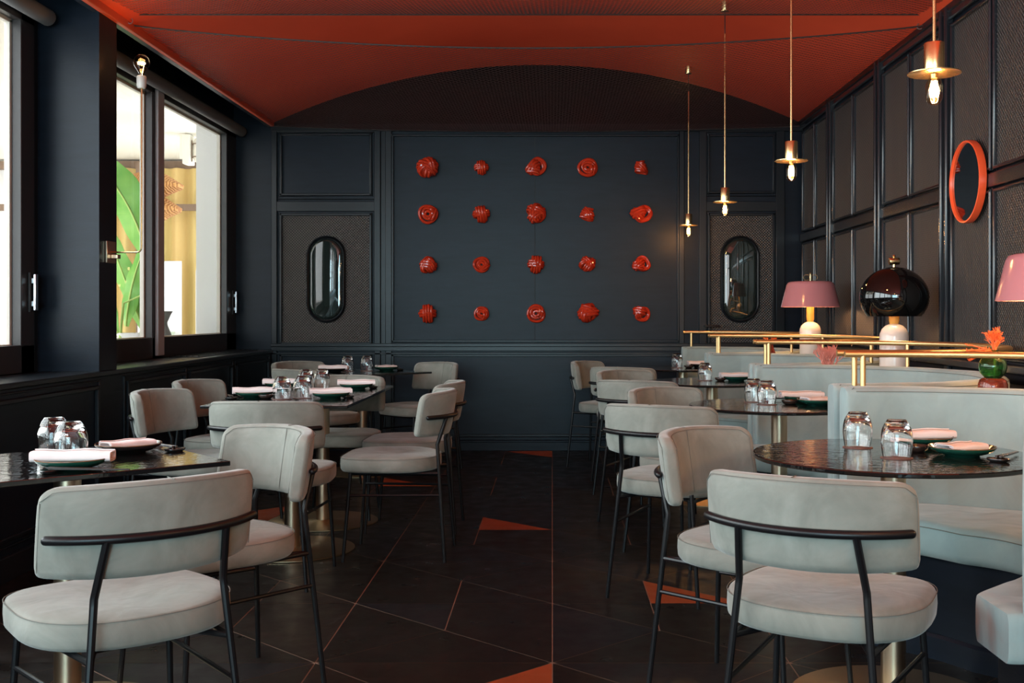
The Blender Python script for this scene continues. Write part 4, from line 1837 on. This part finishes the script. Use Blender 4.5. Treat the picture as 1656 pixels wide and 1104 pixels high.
def setting(kind, x, y, nk, nrz, tab, note, dx=0, dy=0):
    (plate_g if kind == 'g' else plate_b)((x, y, TZ), random.uniform(0, 6), ('dark green' if kind == 'g' else 'black') + f' plate with brown rim, {note}', GP)
    z = TZ + (.0185 if nk == 'r' else .0125)
    (nap_roll if nk == 'r' else nap_fold)((x + dx, y + dy, z), nrz, f'blush linen napkin on the plate, {note}', GN)


PIH = pi / 2
setting('g', 1.243, 3.375, 'f', radians(-62), 'T1', 'nearest round table, near the chopsticks')
setting('g', 1.215, 3.655, 'r', radians(-80), 'T1', 'nearest round table, behind the tumblers')
setting('g', 1.225, 5.47, 'r', radians(-85), 'T2', 'second round table, farther of its two')
setting('g', 1.255, 5.25, 'f', radians(-66), 'T2', 'second round table, nearer of its two')
setting('g', 1.19, 7.2, 'r', radians(-80), 'T3', 'third round table')
setting('b', 1.20, 9.0, 'r', radians(-80), 'T4', 'farthest round table')
setting('g', -1.335, 3.10, 'r', radians(-84), 'A', 'nearest square table, closest to us')
setting('b', -1.315, 3.455, 'f', radians(-40), 'A', 'nearest square table, far edge')
setting('g', -1.54, 5.75, 'r', radians(-72), 'M', 'joined tables, front, window side')
setting('g', -1.135, 5.70, 'r', radians(-72), 'M', 'joined tables, front, aisle side')
setting('g', -1.13, 6.42, 'r', radians(-80), 'M', 'joined tables, rear, aisle side')
setting('g', -1.58, 6.50, 'r', radians(-80), 'M', 'joined tables, rear, window side')
setting('b', -1.62, 8.25, 'r', radians(-92), 'C', 'farthest square table, window side')
setting('g', -1.27, 8.52, 'f', radians(-60), 'C', 'farthest square table, aisle side')

for x, y, n in ((1.135, 3.47, 'nearest round table behind the front tumbler'), (1.13, 5.30, 'second round table between tumbler and plates'), (1.085, 7.17, 'third round table beside the tumbler'),
                (1.09, 8.88, 'farthest round table beside the tumbler'), (-1.455, 5.66, 'joined tables beside the window-side tumbler')):
    dish((x, y, TZ), 0, f'small brown-black sauce dish on the {n}', GD)


def sticks(x, y, rz, n, gap=.012):
    """a rest and a pair of chopsticks leaning on it"""
    rest((x, y, TZ), rz, f'black chopstick rest, {n}', GK)
    for k in (0, 1):
        o = stick((x + cos(rz) * (k - .5) * gap, y + sin(rz) * (k - .5) * gap, TZ + .0105), rz + (k - .5) * .04, f'dark chopstick, {"first" if k else "second"} of the pair, {n}', GC)
        o.rotation_euler = (radians(-1.4), 0, rz + (k - .5) * .04)


sticks(1.296, 3.235, radians(-37), 'nearest round table edge')
sticks(-1.354, 2.995, radians(-84), 'nearest square table, front edge')
sticks(-1.178, 3.475, radians(40), 'nearest square table, far corner')
sticks(-1.045, 5.70, radians(40), 'joined tables, front aisle corner')
sticks(-1.035, 6.44, radians(70), 'joined tables, rear aisle edge')
sticks(-1.62, 5.62, radians(20), 'joined tables, window side')
sticks(-1.16, 8.50, radians(60), 'farthest square table')
sticks(1.045, 5.48, radians(-60), 'second round table behind the tumblers')
